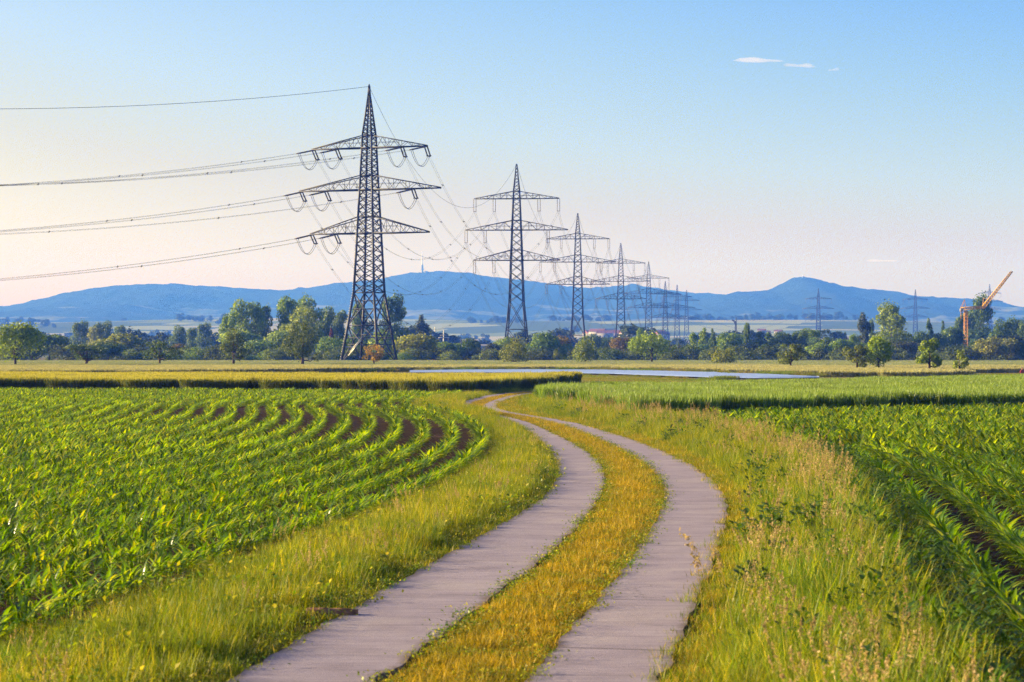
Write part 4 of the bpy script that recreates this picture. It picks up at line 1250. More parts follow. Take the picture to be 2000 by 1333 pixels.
# ------------------------------------------------------------------ pylons
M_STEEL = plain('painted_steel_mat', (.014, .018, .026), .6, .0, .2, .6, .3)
M_INS = plain('insulator_mat', (.09, .07, .06), .35, 0, .1, 1.0, .5)
M_GALV = plain('galvanised_mat', (.55, .55, .52), .5, .3, .15, 1.0)
M_CABLE = plain('cable_mat', (.05, .05, .055), .6, 0, .1, 1.0)
M_CONCF = plain('footing_mat', (.33, .31, .28), .9)


def corners(w, z):     # w = half diagonal measured along x and y of the rotated square
    return [np.array([sx * w, sy * w, z]) for sx, sy in ((-1, -1), (1, -1), (1, 1), (-1, 1))]


def lattice(lv, legw, dw, panel, big_from=None, big=None):
    """square tapering mast: lv = [(z, half width)], top first; returns leg Geos and bracing Geo"""
    z = np.array([p[0] for p in lv])[::-1]; w = np.array([p[1] for p in lv])[::-1]
    hw = lambda q: float(np.interp(q, z, w))
    legs = []
    for k in range(4):
        g = Geo()
        for a, b in zip(lv[:-1], lv[1:]):
            th = lambda q: legw * (.55 + .45 * min(1, hw(q) / hw(0) * 1.4))
            g.beam(corners(a[1], a[0])[k], corners(b[1], b[0])[k], th(a[0]), th(b[0]))
        legs.append(g)
    br = Geo()
    levels = [lv[0][0]]
    stop = big_from or 0
    while levels[-1] > stop + .3:
        levels.append(max(stop, levels[-1] - max(.9, panel * 2 * hw(levels[-1]))))
    if big: levels += list(big)
    for a, b in zip(levels[:-1], levels[1:]):
        A, B = corners(hw(a), a), corners(hw(b), b)
        isbig = a <= stop + .01
        t = dw * (1.25 if isbig else min(1.0, .45 + .6 * hw(a) / hw(stop)))
        for k in range(4):
            q = (k + 1) % 4
            br.beam(A[k], B[q], t); br.beam(A[q], B[k], t)
            if isbig:
                c = (A[k] + B[q] + A[q] + B[k]) / 4
                m1, m2 = (A[k] + B[k]) / 2, (A[q] + B[q]) / 2
                br.beam(m1, m2, t * .7)
                br.beam((A[k] * .75 + B[k] * .25), (A[k] + A[q] + c * 2) / 4, t * .6)
                br.beam((A[q] * .75 + B[q] * .25), (A[k] + A[q] + c * 2) / 4, t * .6)
                br.beam((A[k] * .25 + B[k] * .75), (B[k] + c) / 2, t * .6)
                br.beam((A[q] * .25 + B[q] * .75), (B[q] + c) / 2, t * .6)
        if isbig or a == levels[0]:
            for k in range(4): br.beam(A[k], A[(k + 1) % 4], t)
    return legs, br, hw


def arm_geo(hw, z0, z1, half, panels, cw, dw):
    """a crossarm along x: bottom chords at z0, top chords rising to the mast at z1"""
    g = Geo()
    for s in (-1, 1):
        wb, wt = hw(z0), hw(z1)
        tip = np.array([s * half, 0, z0])
        for sy in (-1, 1):
            rb = np.array([s * wb, sy * wb, z0]); rt = np.array([s * wt, sy * wt, z1])
            te = tip + [0, sy * .22, 0]
            g.beam(rb, te, cw * 1.25, cw); g.beam(rt, te + [0, 0, .12], cw * .8)
            last = rb
            for q in range(1, panels):
                u = q / panels
                pb = rb + (te - rb) * u; pt = rt + (te + [0, 0, .12] - rt) * u
                if q % 2 == 0 or panels < 7: g.beam(pb, pt, dw * .8)
                pm = rt + (te - rt) * ((q - .5) / panels)
                g.beam(last, pt if q % 2 else pb, dw * .8)
                if q % 2: g.beam(pt, rb + (te - rb) * ((q + 1) / panels), dw * .8)
                last = pb
        for q in range(panels):
            u, u2 = q / panels, (q + 1) / panels
            f = lambda sy, u: np.array([s * (wb + (half - wb) * u), sy * (wb * (1 - u) + .22 * u), z0])
            g.beam(f(-1, u), f(1, u2), dw * .7); g.beam(f(1, u), f(-1, u2), dw * .7)
        # inner platform rail between mast and arm
        m = .45
        for sy in (-1, 1):
            p = np.array([s * wb, sy * wb, z0 + (z1 - z0) * .42]); q2 = np.array([s * (wb + (half - wb) * .45), sy * wb * .62, z0 + (z1 - z0) * .42])
            g.beam(p, q2, dw * .6)
    g.beam([-hw(z0), -hw(z0), z0], [hw(z0), -hw(z0), z0], cw * 1.3); g.beam([-hw(z0), hw(z0), z0], [hw(z0), hw(z0), z0], cw * 1.3)
    for y in (-1, 1):
        g.beam([-hw(z1), y * hw(z1), z1], [hw(z1), y * hw(z1), z1], cw); g.beam([y * hw(z1), -hw(z1), z1], [y * hw(z1), hw(z1), z1], cw)
        g.beam([y * hw(z0), -hw(z0), z0], [y * hw(z0), hw(z0), z0], cw)
    return g


def insul(g, a, b, r=.13, n=18):
    """string of ribbed discs between two points"""
    a, b = np.asarray(a, float), np.asarray(b, float)
    t = np.linspace(0, 1, n * 2 + 1)
    rad = np.where(np.arange(n * 2 + 1) % 2 == 0, r * .5, r)
    g.tube(a + (b - a) * t[:, None], rad, 6)


# generic suspension pylon (metres), used seven times along the line and for the second line
SLV = [(53.0, .10), (45.6, .82), (35.5, 1.22), (27.4, 1.52), (15.6, 1.88), (5.2, 2.83), (0, 3.35)]
S_ARMS = [(43.6, 45.6, 11.6, (-11.4, -6.1, 6.1, 11.4)), (35.1, 37.7, 14.0, (-13.8, -8.6, 8.6)), (26.9, 29.7, 11.8, (-11.5, -6.2))]
S_INS = 3.5


def build_suspension(k_=1.0):
    legs, br, hw = lattice(SLV, .36 * k_, .15 * k_, .78, 15.6, (8.2, 0))
    t = empty('power_pylon', (0, 0, 0))
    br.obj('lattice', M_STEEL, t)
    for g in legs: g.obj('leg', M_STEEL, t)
    for k in range(4):
        c = corners(3.35, 0)[k]
        g = Geo(); g.box((c[0], c[1], .1), (1.3, 1.3, .7)); g.obj('footing', M_CONCF, t)
    for z0, z1, half, pos in S_ARMS:
        a = arm_geo(hw, z0, z1, half, 6, .19 * k_, .10 * k_).obj('crossarm', M_STEEL, t)
        for x in pos:
            g = Geo()
            for s in (-.33, .33):
                insul(g, (x + s, 0, z0 - .05), (x + s, 0, z0 - S_INS + .15), .10)
            g.beam((x - .45, 0, z0 - S_INS + .1), (x + .45, 0, z0 - S_INS + .1), .12)
            g.obj('insulator', M_INS, a)
    return t


sus = build_suspension()
sus_far = None
PYL = [  # photo column, distance, scale, label
    (1009, 794, 1.030, 'second largest lattice pylon, first one behind the big tension pylon'),
    (1128.5, 1029, .985, 'third lattice pylon of the long row, above the upright bush tree'),
    (1212.5, 1307, .98, 'fourth lattice pylon of the long row, left of the village roofs'),
    (1267, 1628, 1.01, 'fifth lattice pylon of the long row, behind the big bright leafy tree'),
    (1299.5, 2040, .99, 'slim hazy pylon, first of three crowded at the end of the row'),
    (1322.5, 2330, 1.05, 'slim hazy pylon, middle of three crowded at the end of the row'),
    (1341, 2600, 1.02, 'slim hazy pylon, last of three crowded at the end of the row'),
    (1598.5, 2650, 1.06, 'lone hazy pylon below the pointed blue hill'),
    (1788, 2850, 1.06, 'hazy pylon behind the big sunlit ragged tree'),
    (1933, 3300, 1.12, 'faint pylon in the haze right of the crane jib'),
]
GP = 'lattice pylons of the power lines'
P_POS = []
p1 = np.array([at(721, 556), 556.0])
locs = [np.array([at(px, D), D]) for px, D, s, l in PYL]
for q, (px, D, sc, lab) in enumerate(PYL):
    if q < 4: o = sus if q == 0 else copy_tree(sus)
    else:
        o = copy_tree(sus_far) if sus_far else build_suspension(1.55)
        sus_far = sus_far or o
    if q < 7:
        a = locs[q - 1] if q else p1
        b = locs[q + 1] if q < 6 else locs[q] * 2 - locs[q - 1]
        d = b - a
    else:
        d = np.array([.25, 1.0])
    rz = math.atan2(d[1], d[0]) - math.pi / 2
    zb = float(ground_z(*locs[q]))
    o.location = (*locs[q], zb); o.rotation_euler = (0, 0, rz); o.scale = (sc, sc, sc)
    tag(o, lab, 'pylon', GP)
    P_POS.append((locs[q], zb, rz, sc))

# the big tension pylon where the line turns
TLV = [(54.3, .05), (52.3, .16), (44.5, .98), (36.7, 1.26), (28.6, 1.60), (13.8, 2.22), (0, 4.05)]
T_RZ = math.radians(-25)
T_ARMS = [(42.1, 44.5, 12.7, (-12.4, -7.2, 7.2, 12.4)), (33.9, 36.7, 15.6, (-15.2, -9.6, 9.6)), (25.4, 28.6, 13.1, (-12.8, -7.4))]
legs, br, hw = lattice(TLV, .40, .15, .50, 13.8, (7.4, 0))
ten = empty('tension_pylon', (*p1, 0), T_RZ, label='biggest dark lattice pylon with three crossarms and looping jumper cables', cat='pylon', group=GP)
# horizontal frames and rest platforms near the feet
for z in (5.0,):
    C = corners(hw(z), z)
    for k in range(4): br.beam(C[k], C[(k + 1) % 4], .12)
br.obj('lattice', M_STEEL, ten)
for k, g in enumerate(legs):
    lg = g.obj('leg', M_STEEL, ten)
    if k == 0:
        s = Geo()
        for q in range(60):
            z = .8 + q * .5
            c = corners(hw(z), z)[0]; s.beam(c + [-.02, 0, 0], c + [-.34, -.12, 0], .10)
        s.obj('step_bolts', M_GALV, lg)
    c = corners(4.05, 0)[k]
    f = Geo(); f.box((c[0], c[1], .1), (1.7, 1.7, .8)); f.obj('footing', M_CONCF, ten)
for za, zb_, k in ((5.0, 5.0, 0), (3.2, 3.2, 0), (5.0, 5.0, 2), (3.0, 3.0, 1)):
    c = corners(hw(za), za)[k]; n2 = corners(hw(za), za)[(k + 1) % 4]; n4 = corners(hw(za), za)[(k + 3) % 4]
    g = Geo(); a = c * .92 + (n2 + n4) * .04; g.beam(a, a * .72 + n2 * .28 + [0, 0, 0], .26); g.obj('platform_rail', M_GALV, ten)
g = Geo(); c0, c1 = corners(hw(.6), .6)[0], corners(hw(5), 5)[1]
g.beam(c0 * .8 + c1 * .2, c0 * .45 + c1 * .55 + [0, 0, 1.4], .16); g.beam(c0 * .75 + c1 * .25 + [0, 0, .6], c0 * .4 + c1 * .6 + [0, 0, 2.0], .1); g.obj('access_ladder', M_GALV, ten)
arm_objs = [arm_geo(hw, z0, z1, half, 8, .22, .09).obj('crossarm', M_STEEL, ten) for z0, z1, half, pos in T_ARMS]
# earth wire spike cap
g = Geo(); g.beam([0, 0, 52.0], [0, 0, 54.6], .42, .16); g.obj('peak_cap', M_STEEL, ten)

d_out = np.array([locs[0][0] - p1[0], locs[0][1] - p1[1]]); d_out /= np.linalg.norm(d_out)
az_in = math.radians(43)
P0 = p1 - 300 * np.array([math.sin(az_in), math.cos(az_in)])          # the pylon before this one, outside the picture
d_in = (P0 - p1) / 300


def loc2w(pos, rz, x, z, sc=1.0, zb=0.0):
    return np.array([pos[0] + math.cos(rz) * x * sc, pos[1] + math.sin(rz) * x * sc, zb + z * sc])


def w2loc(p):
    q = p - np.array([p1[0], p1[1], 0])
    c, s = math.cos(-T_RZ), math.sin(-T_RZ)
    return np.array([q[0] * c - q[1] * s, q[0] * s + q[1] * c, q[2]])


def sag(a, b, s, n=40):
    t = np.linspace(0, 1, n)
    p = a + (b - a) * t[:, None]; p[:, 2] -= 4 * s * t * (1 - t)
    return p


def cable(a, b, s, label, pair=.4, r=.03, spacers=0, group='conductor cables of the power line', nm='power_cable'):
    P = sag(a, b, s)
    d = (b - a)[:2]; d = d / np.linalg.norm(d); nrm = np.array([-d[1], d[0], 0]) * pair / 2
    g = Geo()
    for e in ((-1, 1) if pair else (0,)):
        off = nrm * e if pair else np.zeros(3)
        g.tube(P + off + (np.array([0, 0, e * .07]) if pair else 0), r, 4)
    o = g.obj(nm, M_CABLE)
    tag(o, label, 'cable', group)
    for q in range(spacers):
        c = P[int((q + .6) / spacers * (len(P) - 1))]
        h = Geo(); h.beam(c - nrm * 1.3 - [0, 0, .1], c + nrm * 1.3 + [0, 0, .1], .10); h.beam(c + [0, 0, -.2], c + [0, 0, .2], .08)
        h.obj('spacer', M_STEEL, o)
    return o


SIDE = [['outer left', 'inner left', 'inner right', 'outer right'], ['outer left', 'inner left', 'right'], ['outer left', 'inner left']]
TIER = ['top', 'middle', 'lowest']
INL = 3.9
for ti, (z0, z1, half, pos) in enumerate(T_ARMS):
    for si, x in enumerate(pos):
        base = loc2w(p1, T_RZ, x, z0 - .1)
        ends = []
        for d, drop in ((d_in, .8), (d_out, 1.55)):
            e = base + np.array([d[0] * INL, d[1] * INL, -drop])
            nrm = np.array([-d[1], d[0], 0])
            g = Geo()
            for s in (-.28, .28):
                insul(g, w2loc(base + nrm * s), w2loc(e + nrm * s), .15)
            g.beam(w2loc(e - nrm * .5), w2loc(e + nrm * .5), .2); g.beam(w2loc(e), w2loc(e + np.array([d[0], d[1], -.2]) * .7), .16)
            g.obj('insulator', M_INS, arm_objs[ti])
            ends.append(e)
        g = Geo()
        for s in (-.2, .2):
            n2 = np.array([math.cos(T_RZ), math.sin(T_RZ), 0]) * s
            a, b = ends[0] + n2, ends[1] + n2
            P = sag(a, b, 2.5 + .15 * (s > 0), 16)
            g.tube(np.array([w2loc(p) for p in P]), .05, 4)
        g.obj('jumper_cable', M_CABLE, arm_objs[ti])
        # span that leaves the picture
        far0 = np.array([P0[0], P0[1], 0]) + np.array([math.cos(math.radians(-43)) * x, math.sin(math.radians(-43)) * x, z0 - 2.5])
        cable(ends[0], far0, 12.0, f'twin cable from {SIDE[ti][si]} of the {TIER[ti]} crossarm out of the picture edge', .42, .018, 9)
        # span to the second pylon
        sp, szb, srz, ssc = P_POS[0]
        zz = S_ARMS[ti][0] - S_INS; xs_ = S_ARMS[ti][3][si]
        cable(ends[1], loc2w(sp, srz, xs_, zz, ssc, szb), 16.5, f'twin cable from {SIDE[ti][si]} of the {TIER[ti]} crossarm, biggest to second pylon', .42, .02, 7)
ORD = ['second', 'third', 'fourth', 'fifth', 'sixth']
for q in range(4):
    for ti in range(3):
        for si, x in enumerate(S_ARMS[ti][3]):
            A, B = P_POS[q], P_POS[q + 1]
            zz = S_ARMS[ti][0] - S_INS
            cable(loc2w(A[0], A[2], x, zz, A[3], A[1]), loc2w(B[0], B[2], x, zz, B[3], B[1]), [15.5, 16, 16, 15][q],
                  f'twin cable from {SIDE[ti][si]} of the {TIER[ti]} crossarm, {ORD[q]} to {ORD[q + 1]} pylon', .45, .026 + .007 * q)
for q in (4, 5):
    for ti in range(3):
        A, B = P_POS[q], P_POS[q + 1]; x = S_ARMS[ti][3][0]; zz = S_ARMS[ti][0] - S_INS
        cable(loc2w(A[0], A[2], x, zz, A[3], A[1]), loc2w(B[0], B[2], x, zz, B[3], B[1]), 10, f'cable from the {TIER[ti]} crossarm tip between the crowded pylons, {["nearer", "farther"][q - 4]} span', .4, .06)
# earth wire along the peaks
PK = [np.array([p1[0], p1[1], 54.1])] + [np.array([P[0][0], P[0][1], P[1] + 53.0 * P[3]]) for P in P_POS[:5]]
cable(PK[0], np.array([P0[0], P0[1], 53.0]), 11.5, 'single earth wire from the biggest pylon peak out of the picture edge', 0, .04, nm='earth_wire')
for q in range(5):
    cable(PK[q], PK[q + 1], [17.5, 15, 15, 14, 12][q], f'single thin earth wire from {["biggest", "second", "third", "fourth", "fifth"][q]} to {ORD[q]} pylon peak', 0, .035 + .006 * q, nm='earth_wire')
# second line in the haze: lone pylon - pylon behind the sunlit tree - faint pylon, and towards the end of the row
for nm_, a, b in (('row end to lone hazy pylon', 6, 7), ('lone hazy pylon to the one behind the tree', 7, 8), ('pylon behind the tree to the faint pylon', 8, 9)):
    A, B = P_POS[a], P_POS[b]
    for ti in range(2):
        for si in (0, -1):
            x = S_ARMS[ti][3][si]; zz = S_ARMS[ti][0] - S_INS
            cable(loc2w(A[0], A[2], x, zz, A[3], A[1]), loc2w(B[0], B[2], x, zz, B[3], B[1]), 16, f'{"left" if si == 0 else "right"} {TIER[ti]} hazy cable, {nm_}', 0, .085, group='hazy cables of the second line')
# two small poles of a country line beyond the willow
for px, D, top, lab in ((849, 1500, 639, 'slim pale pole of a country line right of the columnar poplar'), (866.5, 1150, 645, 'small pale cross-armed pole above the mid-green domed tree')):
    x = at(px, D); h = zat(top, D)
    t = empty('line_pole', (x, D, 0), .2, label=lab, cat='pole', group='small poles of a country line')
    g = Geo(); g.tube([[0, 0, 0], [0, 0, h]], [.35, .2], 6); g.obj('post', M_GALV, t)
    g = Geo(); g.beam((-2.2, 0, h * .72), (2.2, 0, h * .72), .3); g.beam((-1.4, 0, h * .78), (0, 0, h * .84), .18); g.beam((1.4, 0, h * .78), (0, 0, h * .84), .18); g.obj('crossarm', M_GALV, t)
    for s in (-1.9, 1.9):
        g = Geo(); insul(g, (s, 0, h * .72), (s, 0, h * .72 - 1.2), .16, 4); g.obj('insulator', M_INS, t)

# ------------------------------------------------------------------ broadcast mast on the ridge, small mast on the summit
M_MASTW = plain('mast_white_mat', (.7, .7, .72), .6)
M_MASTR = plain('mast_red_mat', (.5, .12, .08), .6)
x = at(824.5, 7960); zb = zat(531, 7960) - 4
t = empty('broadcast_mast', (x, 7960, zb), 0, label='tall slender broadcast mast on the top of the long ridge', cat='mast')
g = Geo(); g.tube([[0, 0, -3], [0, 0, 14], [0, 0, 24]], [3.6, 3.0, 2.2], 10); g.obj('shaft', M_CONCF, t)
for z, r in ((10, 6.2), (16, 4.6), (21, 3.8)):
    g = Geo(); g.tube([[0, 0, z], [0, 0, z + .3], [0, 0, z + 1.8], [0, 0, z + 2.0]], [r * .7, r, r, r * .7], 12); g.obj('platform', M_CONCF, t)
g = Geo(); g.tube([[0, 0, 24], [0, 0, 44], [0, 0, 60]], [1.5, 1.1, .7], 8); g.obj('antenna', M_MASTW, t)
g = Geo(); g.box((11, 0, 2), (9, 8, 7)); g.obj('station_building', M_WALLW, t)
x = at(1567.5, 6990); zb = zat(544, 6990) - 3
t = empty('summit_mast', (x, 6990, zb), 0, label='tiny mast on the pointed summit of the hill', cat='mast')
g = Geo(); g.tube([[0, 0, 0], [0, 0, 11]], [.8, .5], 6); g.obj('shaft', M_MASTW, t)
g = Geo(); g.tube([[0, 0, 4.5], [0, 0, 5], [0, 0, 6.5], [0, 0, 7]], [.8, 1.9, 1.9, .8], 8); g.obj('platform', M_MASTW, t)

# ------------------------------------------------------------------ cranes
M_YEL = plain('crane_yellow_mat', (.72, .42, .04), .5, 0, .15, 1.0)
M_RUST = plain('crane_red_mat', (.60, .30, .05), .6, 0, .2, 1.0)
M_DARK = plain('dark_steel_mat', (.035, .035, .04), .6)


def boom(g, a, b, w, n, cw, dw, taper=1.0):
    """square lattice boom from a to b"""
    a, b = np.asarray(a, float), np.asarray(b, float)
    d = (b - a) / np.linalg.norm(b - a)
    s = np.cross(d, [0, 1.0, 0]); s /= np.linalg.norm(s); u = np.array([0, 1.0, 0])
    Q = lambda k, t: a + (b - a) * t + (s * (1, 1, -1, -1)[k] + u * (1, -1, -1, 1)[k]) * w / 2 * (1 + (taper - 1) * t)
    for k in range(4):
        g.beam(Q(k, 0), Q(k, 1), cw)
        for q in range(n):
            t0, t1 = q / n, (q + 1) / n
            g.beam(Q(k, t0), Q((k + 1) % 4, t1), dw); g.beam(Q((k + 1) % 4, t0), Q(k, t1), dw); g.beam(Q(k, t1), Q((k + 1) % 4, t1), dw)


CD = 780.0; cs = CD / F_PX
cx = at(1886.5, CD)
ct = empty('tower_crane', (cx, CD, 0), 0, label='yellow tower crane with a raised folded jib above the trees', cat='crane')
zq = lambda py: zat(py, CD)
xq = lambda px: at(px, CD) - cx
g = Geo(); boom(g, (0, 0, 0), (0, 0, zq(608)), .9, 13, .12, .075); g.obj('mast', M_RUST, ct)
g = Geo(); g.box((0, 0, .4), (3.6, 3.6, .8)); g.obj('ballast_base', M_CONCF, ct)
g = Geo(); g.box((xq(1886), 0, zq(612)), (.8, .9, 1.5)); g.obj('operator_cab', M_YEL, ct)
g = Geo(); boom(g, (xq(1878), 0, zq(603.5)), (xq(1920), 0, zq(600.5)), .72, 7, .16, .1); g.box((xq(1909), 0, zq(600.8)), (1.7, .5, .5)); g.obj('jib', M_YEL, ct)
g = Geo(); boom(g, (xq(1920), 0, zq(601)), (xq(1975), 0, zq(532)), .85, 16, .14, .085, .6); g.box((xq(1976.5), 0, zq(531.5)), (.5, .4, .3)); g.obj('folding_jib', M_YEL, ct)
g = Geo()
g.beam((xq(1879), .3, zq(604)), (xq(1884), 0, zq(585)), .12); g.beam((xq(1887), .3, zq(603)), (xq(1884), 0, zq(585)), .12)
g.beam((xq(1884), 0, zq(585)), (xq(1877), 0, zq(599)), .1); g.beam((xq(1877), 0, zq(599)), (xq(1877), 0, zq(624)), .16); g.obj('back_stay', M_RUST, ct)
g = Geo(); g.beam((xq(1919), 0, zq(600)), (xq(1921), 0, zq(583)), .14); g.beam((xq(1921), 0, zq(583)), (xq(1927), 0, zq(583.5)), .1); g.beam((xq(1921), 0, zq(583)), (xq(1931), 0, zq(588)), .06); g.obj('strut', M_YEL, ct)
g = Geo(); g.box((xq(1877.5), 0, zq(606)), (.7, .9, .9)); g.obj('counterweight', M_CONCF, ct)

KD = 1500.0
kx = at(1437, KD)
kt = empty('folded_crane', (kx, KD, 0), 0, label='dark bent crane head rising above the domed tree', cat='crane')
zk = lambda py: zat(py, KD); xk = lambda px: at(px, KD) - kx
g = Geo(); boom(g, (0, 0, 0), (0, 0, zk(633)), .75, 16, .22, .16); g.obj('mast', M_DARK, kt)
g = Geo(); boom(g, (0, 0, zk(633.5)), (xk(1434.5), 0, zk(628)), .8, 2, .22, .16); boom(g, (xk(1434.5), 0, zk(628)), (xk(1430), 0, zk(625.5)), .55, 2, .2, .14); g.obj('bent_head', M_DARK, kt)
g = Geo(); g.beam((xk(1438), 0, zk(632)), (xk(1438), 0, zk(620)), .4, .3); g.obj('rear_mast', M_DARK, kt)

# ------------------------------------------------------------------ walker in a red jacket in the hollow by the grain
M_SKIN = plain('skin_mat', (.45, .27, .19), .6)
M_JACKET = plain('red_jacket_mat', (.34, .03, .06), .8)
M_TROUSER = plain('dark_trousers_mat', (.03, .03, .05), .85)
M_HAIR = plain('dark_hair_mat', (.04, .025, .015), .6)


PD = 331.0
px_, pz_ = at(1996.5, PD), 0.0
pz_ = float(ground_z(px_, PD))
per = empty('person', (px_, PD, pz_), 0.5, label='walker in a dark red jacket at the picture edge, half hidden by the grain', cat='person')


def body_geo(sections, sides=12):
    g = Geo()
    P = np.array([s[0] for s in sections], float)
    an = np.linspace(0, 2 * math.pi, sides, endpoint=False)
    V = P[:, None, :] + np.stack([np.cos(an)[None] * np.array([s[1] for s in sections])[:, None], np.sin(an)[None] * np.array([s[2] for s in sections])[:, None], np.zeros((len(P), sides))], -1)
    n = len(P)
    i, j = np.meshgrid(np.arange(n - 1), np.arange(sides), indexing='ij')
    j2 = (j + 1) % sides
    g.add(V.reshape(-1, 3), np.stack([i * sides + j, i * sides + j2, (i + 1) * sides + j2, (i + 1) * sides + j], -1).reshape(-1, 4))
    return g


def limb(g, pts, rad, sides=8): g.tube(pts, rad, sides)


# bare figure: head with face, neck, hands; clothing as its children
b = body_geo([((0, 0, .86), .14, .10), ((0, 0, 1.0), .155, .105), ((0, 0, 1.18), .16, .11), ((0, 0, 1.36), .19, .105), ((0, 0, 1.44), .15, .085), ((0, -.01, 1.475), .06, .06), ((0, -.015, 1.53), .052, .056),
              ((0, -.02, 1.555), .06, .075), ((0, -.03, 1.60), .072, .09), ((0, -.025, 1.66), .077, .098), ((0, -.015, 1.72), .07, .09), ((0, -.01, 1.755), .04, .055), ((0, -.01, 1.765), .005, .005)])
limb(b, [(0, -.115, 1.665), (0, -.13, 1.645), (0, -.142, 1.63), (0, -.118, 1.622)], [.008, .012, .016, .006], 6)
for s in (-1, 1):
    limb(b, [(s * .16, 0, 1.42), (s * .22, .0, 1.36), (s * .25, .02, 1.12), (s * .235, -.06, .90), (s * .23, -.08, .86)], [.055, .052, .042, .032, .026])
    limb(b, [(s * .085, 0, .9), (s * .095, -.02, .48), (s * .10, .03 * s, .08), (s * .10, .03 * s - .12, .03)], [.085, .06, .042, .035])
    limb(b, [(s * .076, -.02, 1.66), (s * .092, -.012, 1.675), (s * .088, -.015, 1.635), (s * .076, -.02, 1.63)], [.012, .016, .012, .006], 6)
    for q in range(4):
        fx = s * .23 + (q - 1.5) * .017
        limb(b, [(fx, -.085, .86), (fx, -.10, .80), (fx, -.092, .80 - (.04, .05, .045, .03)[q])], [.011, .009, .007], 5)
    limb(b, [(s * .20, -.09, .88), (s * .185, -.115, .84), (s * .19, -.12, .81)], [.012, .01, .008], 5)
bo = b.obj('body', M_SKIN, per, True)
j_ = body_geo([((0, 0, .84), .175, .125), ((0, 0, 1.0), .175, .125), ((0, 0, 1.18), .18, .13), ((0, 0, 1.36), .212, .125), ((0, 0, 1.45), .16, .10), ((0, -.01, 1.5), .075, .075)])
for s in (-1, 1): limb(j_, [(s * .15, 0, 1.43), (s * .225, 0, 1.37), (s * .255, .02, 1.12), (s * .237, -.06, .91)], [.07, .068, .058, .046])
j_.obj('jacket', M_JACKET, per, True)
tr_ = body_geo([((0, 0, .80), .165, .115), ((0, 0, .93), .165, .115)])
for s in (-1, 1): limb(tr_, [(s * .085, 0, .92), (s * .095, -.02, .48), (s * .10, .03 * s, .10)], [.098, .075, .062])
tr_.obj('trousers', M_TROUSER, per, True)
for s in (-1, 1):
    g = Geo(); g.tube([(s * .10, .03 * s + .06, .045), (s * .10, .03 * s, .05), (s * .10, .03 * s - .15, .035), (s * .10, .03 * s - .19, .025)], [.04, .055, .045, .02], 8); g.obj('shoe', M_DARK, per, True)
h_ = body_geo([((0, .012, 1.60), .07, .085), ((0, .015, 1.66), .083, .098), ((0, .005, 1.73), .078, .095), ((0, -.005, 1.77), .05, .06), ((0, -.005, 1.782), .005, .005)])
h_.obj('hair', M_HAIR, per, True)

# ------------------------------------------------------------------ small things by the road
M_LOG = plain('weathered_wood_mat', (.30, .14, .07), .85, 0, .4, 14.0)
lx, ly = gnd(668, 1212)
lx -= .02
g = Geo()
L0 = np.linspace(-.30, .16, 9)
prof = np.array([(-.055, 0), (-.06, .06), (-.03, .092), (.03, .088), (.06, .055), (.055, 0)])
V = []
for q, xx in enumerate(L0):
    k = 1 + .08 * R.normal(size=(6, 1)); V.append(np.concatenate([np.full((6, 1), xx + (0 if 0 < q < 8 else 0)), prof * k * (1.0 if 0 < q < 8 else .93)], 1))
V = np.array(V)
i, j = np.meshgrid(np.arange(8), np.arange(6), indexing='ij'); j2 = (j + 1) % 6
g.add(V.reshape(-1, 3), np.stack([i * 6 + j, i * 6 + j2, (i + 1) * 6 + j2, (i + 1) * 6 + j], -1).reshape(-1, 4))
for e in (0, 8): g.add(V[e], [[0, 1, 2, 3], [0, 3, 4, 5]])
o = g.obj('wood_block', M_LOG, None, False, (lx, ly, .012)); o.rotation_euler = (0, .03, .12)
tag(o, 'weathered reddish wood block lying in the grass at the track edge', 'wood block')

M_WEED = leafmat('broad_leaf_mat', [(0, (.06, .13, .010)), (1, (.17, .28, .02))], .45, .4, .4, inst=0)


def weed(px, py, h, w, label, nl=46, leaf=.16):
    x, y = gnd(px, py)
    t = empty('broadleaf_weed', (x, y, 0), R.uniform(0, 6), label=label, cat='weed', group='broad-leaved weeds of the verge')
    st = Geo(); lf = Geo()
    for q in range(7):
        a = R.uniform(0, 6.28); e = np.array([math.cos(a) * w * .5 * R.random(), math.sin(a) * w * .5 * R.random(), h * R.uniform(.75, 1)])
        P = np.array([[0, 0, 0], e * [.35, .35, .5], e]); st.tube(P, [.009, .007, .003], 5)
        m = nl // 7 + 1
        tt_ = R.uniform(.35, 1, m)
        b_ = np.stack([np.interp(tt_, [0, .5, 1], P[:, c]) for c in range(3)], -1)
        ribbons(lf, b_, R.uniform(0, 6.28, m), leaf * R.uniform(.7, 1.2, m), leaf * .5 * R.uniform(.7, 1.2, m), R.uniform(.7, 1.4, m), R.uniform(.4, 1.2, m), 5, wprof=[.1, .8, 1, .8, .45, .02], fold=.25)
    st.obj('stem', M_WEED, t); lf.obj('foliage', M_WEED, t, True)
    return t


weed(1515, 1090, .66, 1.0, 'dark broad-leaved weed standing out of the tall seeding grass', 130, .13)
weed(1590, 1085, .72, .8, 'broad-leaved weed behind the dark one, deeper in the seeding grass', 100, .12)
weed(1462, 1078, .42, .5, 'smaller broad-leaved weed nearest the concrete track', 40, .14)
weed(872, 806, .42, .8, 'round leafy weed where the track disappears behind the verge', 60, .16)
weed(1004, 892, .24, .5, 'low dark weed in the yellow verge beside the maize', 40, .10)

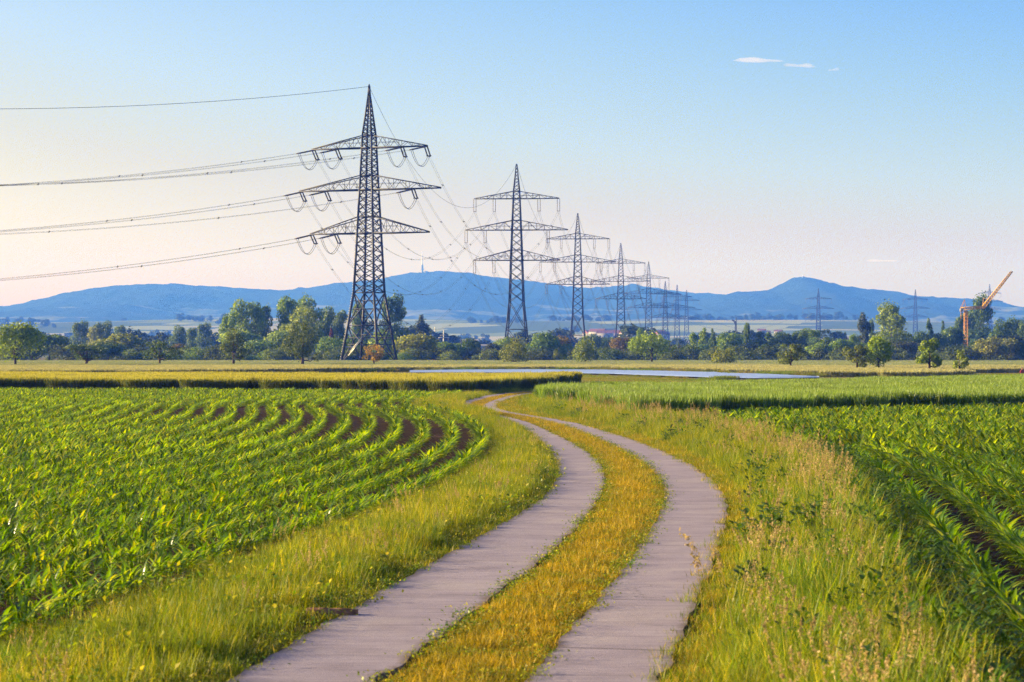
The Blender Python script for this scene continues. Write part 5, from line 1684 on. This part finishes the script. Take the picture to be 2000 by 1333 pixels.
# seeding stalks that lean over the track
for px, py, lean, h, lab in ((1400, 1245, -.30, .92, 'single tall seeding stalk leaning over the concrete track'), (1432, 1270, -.18, .85, 'second seeding stalk, more upright, at the track edge'),
                             (1372, 1215, -.10, .62, 'short pale seeding stalk at the track edge')):
    x, y = gnd(px, py)
    t = empty('grass_stalk', (x, y, 0), 0, label=lab, cat='grass stalk', group='seeding stalks leaning over the track')
    tt_ = np.linspace(0, 1, 9)
    P = np.stack([lean * h * tt_ ** 2, .05 * tt_, h * (tt_ - .06 * tt_ ** 2)], -1)
    g = Geo(); g.tube(P, np.linspace(.0035, .0012, 9), 5); g.obj('stem', M_SEED, t)
    m = 60; tq = R.uniform(.78, 1, m)
    c = np.stack([np.interp(tq, tt_, P[:, k]) for k in range(3)], -1) + R.normal(size=(m, 3)) * .02
    g = Geo(); cards(g, c, R.normal(size=(m, 3)), .016, R.random(m), np.full(m, .9), 2.4); g.obj('seed_head', M_SEED, t)

# ------------------------------------------------------------------ clouds and haze
def cloud_mesh(Lx, Lz, seed):
    import bmesh
    bm = bmesh.new()
    bmesh.ops.create_icosphere(bm, subdivisions=5, radius=1)
    r = np.random.default_rng(seed)
    ph = r.uniform(0, 6.28, 12)
    for v in bm.verts:
        x, y, z = v.co
        k = 1 + .16 * math.sin(x * 4 + ph[0]) * math.sin(y * 3 + ph[1]) + .10 * math.sin(x * 9 + z * 5 + ph[2]) + .07 * math.sin(x * 17 + y * 11 + ph[3]) + .05 * math.sin(x * 31 + z * 13 + ph[4])
        zz = z * k * (1 if z > 0 else .6)
        v.co = (x * Lx / 2 * (1 + .05 * math.sin(z * 7 + ph[5])), y * Lx * .2, zz * Lz / 2 * (.75 + .35 * math.sin(x * 3 + ph[6])))
    me = bpy.data.meshes.new('cloud'); bm.to_mesh(me); bm.free()
    return me


t = NT('cloud_mat')
pv = t.n('ShaderNodeVolumePrincipled')
tc = t.n('ShaderNodeTexCoord')
pv.inputs['Color'].default_value = (1, .87, .85, 1); pv.inputs['Anisotropy'].default_value = .2
pv.inputs['Density'].default_value = .006; pv.inputs['Absorption Color'].default_value = (1, 1, 1, 1)
t.l(pv.outputs[0], t.out.inputs['Volume']); M_CLOUD = t.m
for px, py, wpx, hpx, tilt, lab, sd_ in ((1482, 119, 100, 13, .02, 'long thin pinkish cloud, largest of three in the blue sky', 3), (1561, 129, 64, 14, .05, 'middle pinkish cloud of three in the blue sky', 4), (1628, 137, 24, 10, -.12, 'smallest pinkish cloud of three in the blue sky', 9),
                                         (1722, 510, 60, 9, .0, 'very faint flat cloud low above the crane side hills', 12)):
    D = 15000
    o = bpy.data.objects.new('cloud', cloud_mesh(wpx / F_PX * D, hpx / F_PX * D, sd_)); COL.objects.link(o)
    o.location = (at(px, D), D, zat(py, D)); o.rotation_euler = (0, tilt, 0)
    m = M_CLOUD
    if py > 400:
        m = M_CLOUD.copy(); m.name = 'faint_cloud_mat'
        [n for n in m.node_tree.nodes if n.type == 'PRINCIPLED_VOLUME'][0].inputs['Density'].default_value = .004
    o.data.materials.append(m)
    tag(o, lab, 'cloud', 'small clouds in the evening sky')

HAZE_D = 2.1e-4
t = NT('haze_mat')
pv = t.n('ShaderNodeVolumePrincipled')
pv.inputs['Color'].default_value = (.055, .195, 1.0, 1); pv.inputs['Absorption Color'].default_value = (1, 1, 1, 1)
pv.inputs['Density'].default_value = HAZE_D; pv.inputs['Anisotropy'].default_value = .0
t.l(pv.outputs[0], t.out.inputs['Volume'])
t.m.cycles.homogeneous_volume = True; t.m.cycles.volume_sampling = 'DISTANCE'
g = Geo(); g.box((0, 4700, 140), (7200, 9800, 304))
hz = g.obj('haze', t.m)
tag(hz, 'pale blue evening haze that lies over the plain and hides the hills', 'haze', kind='stuff')
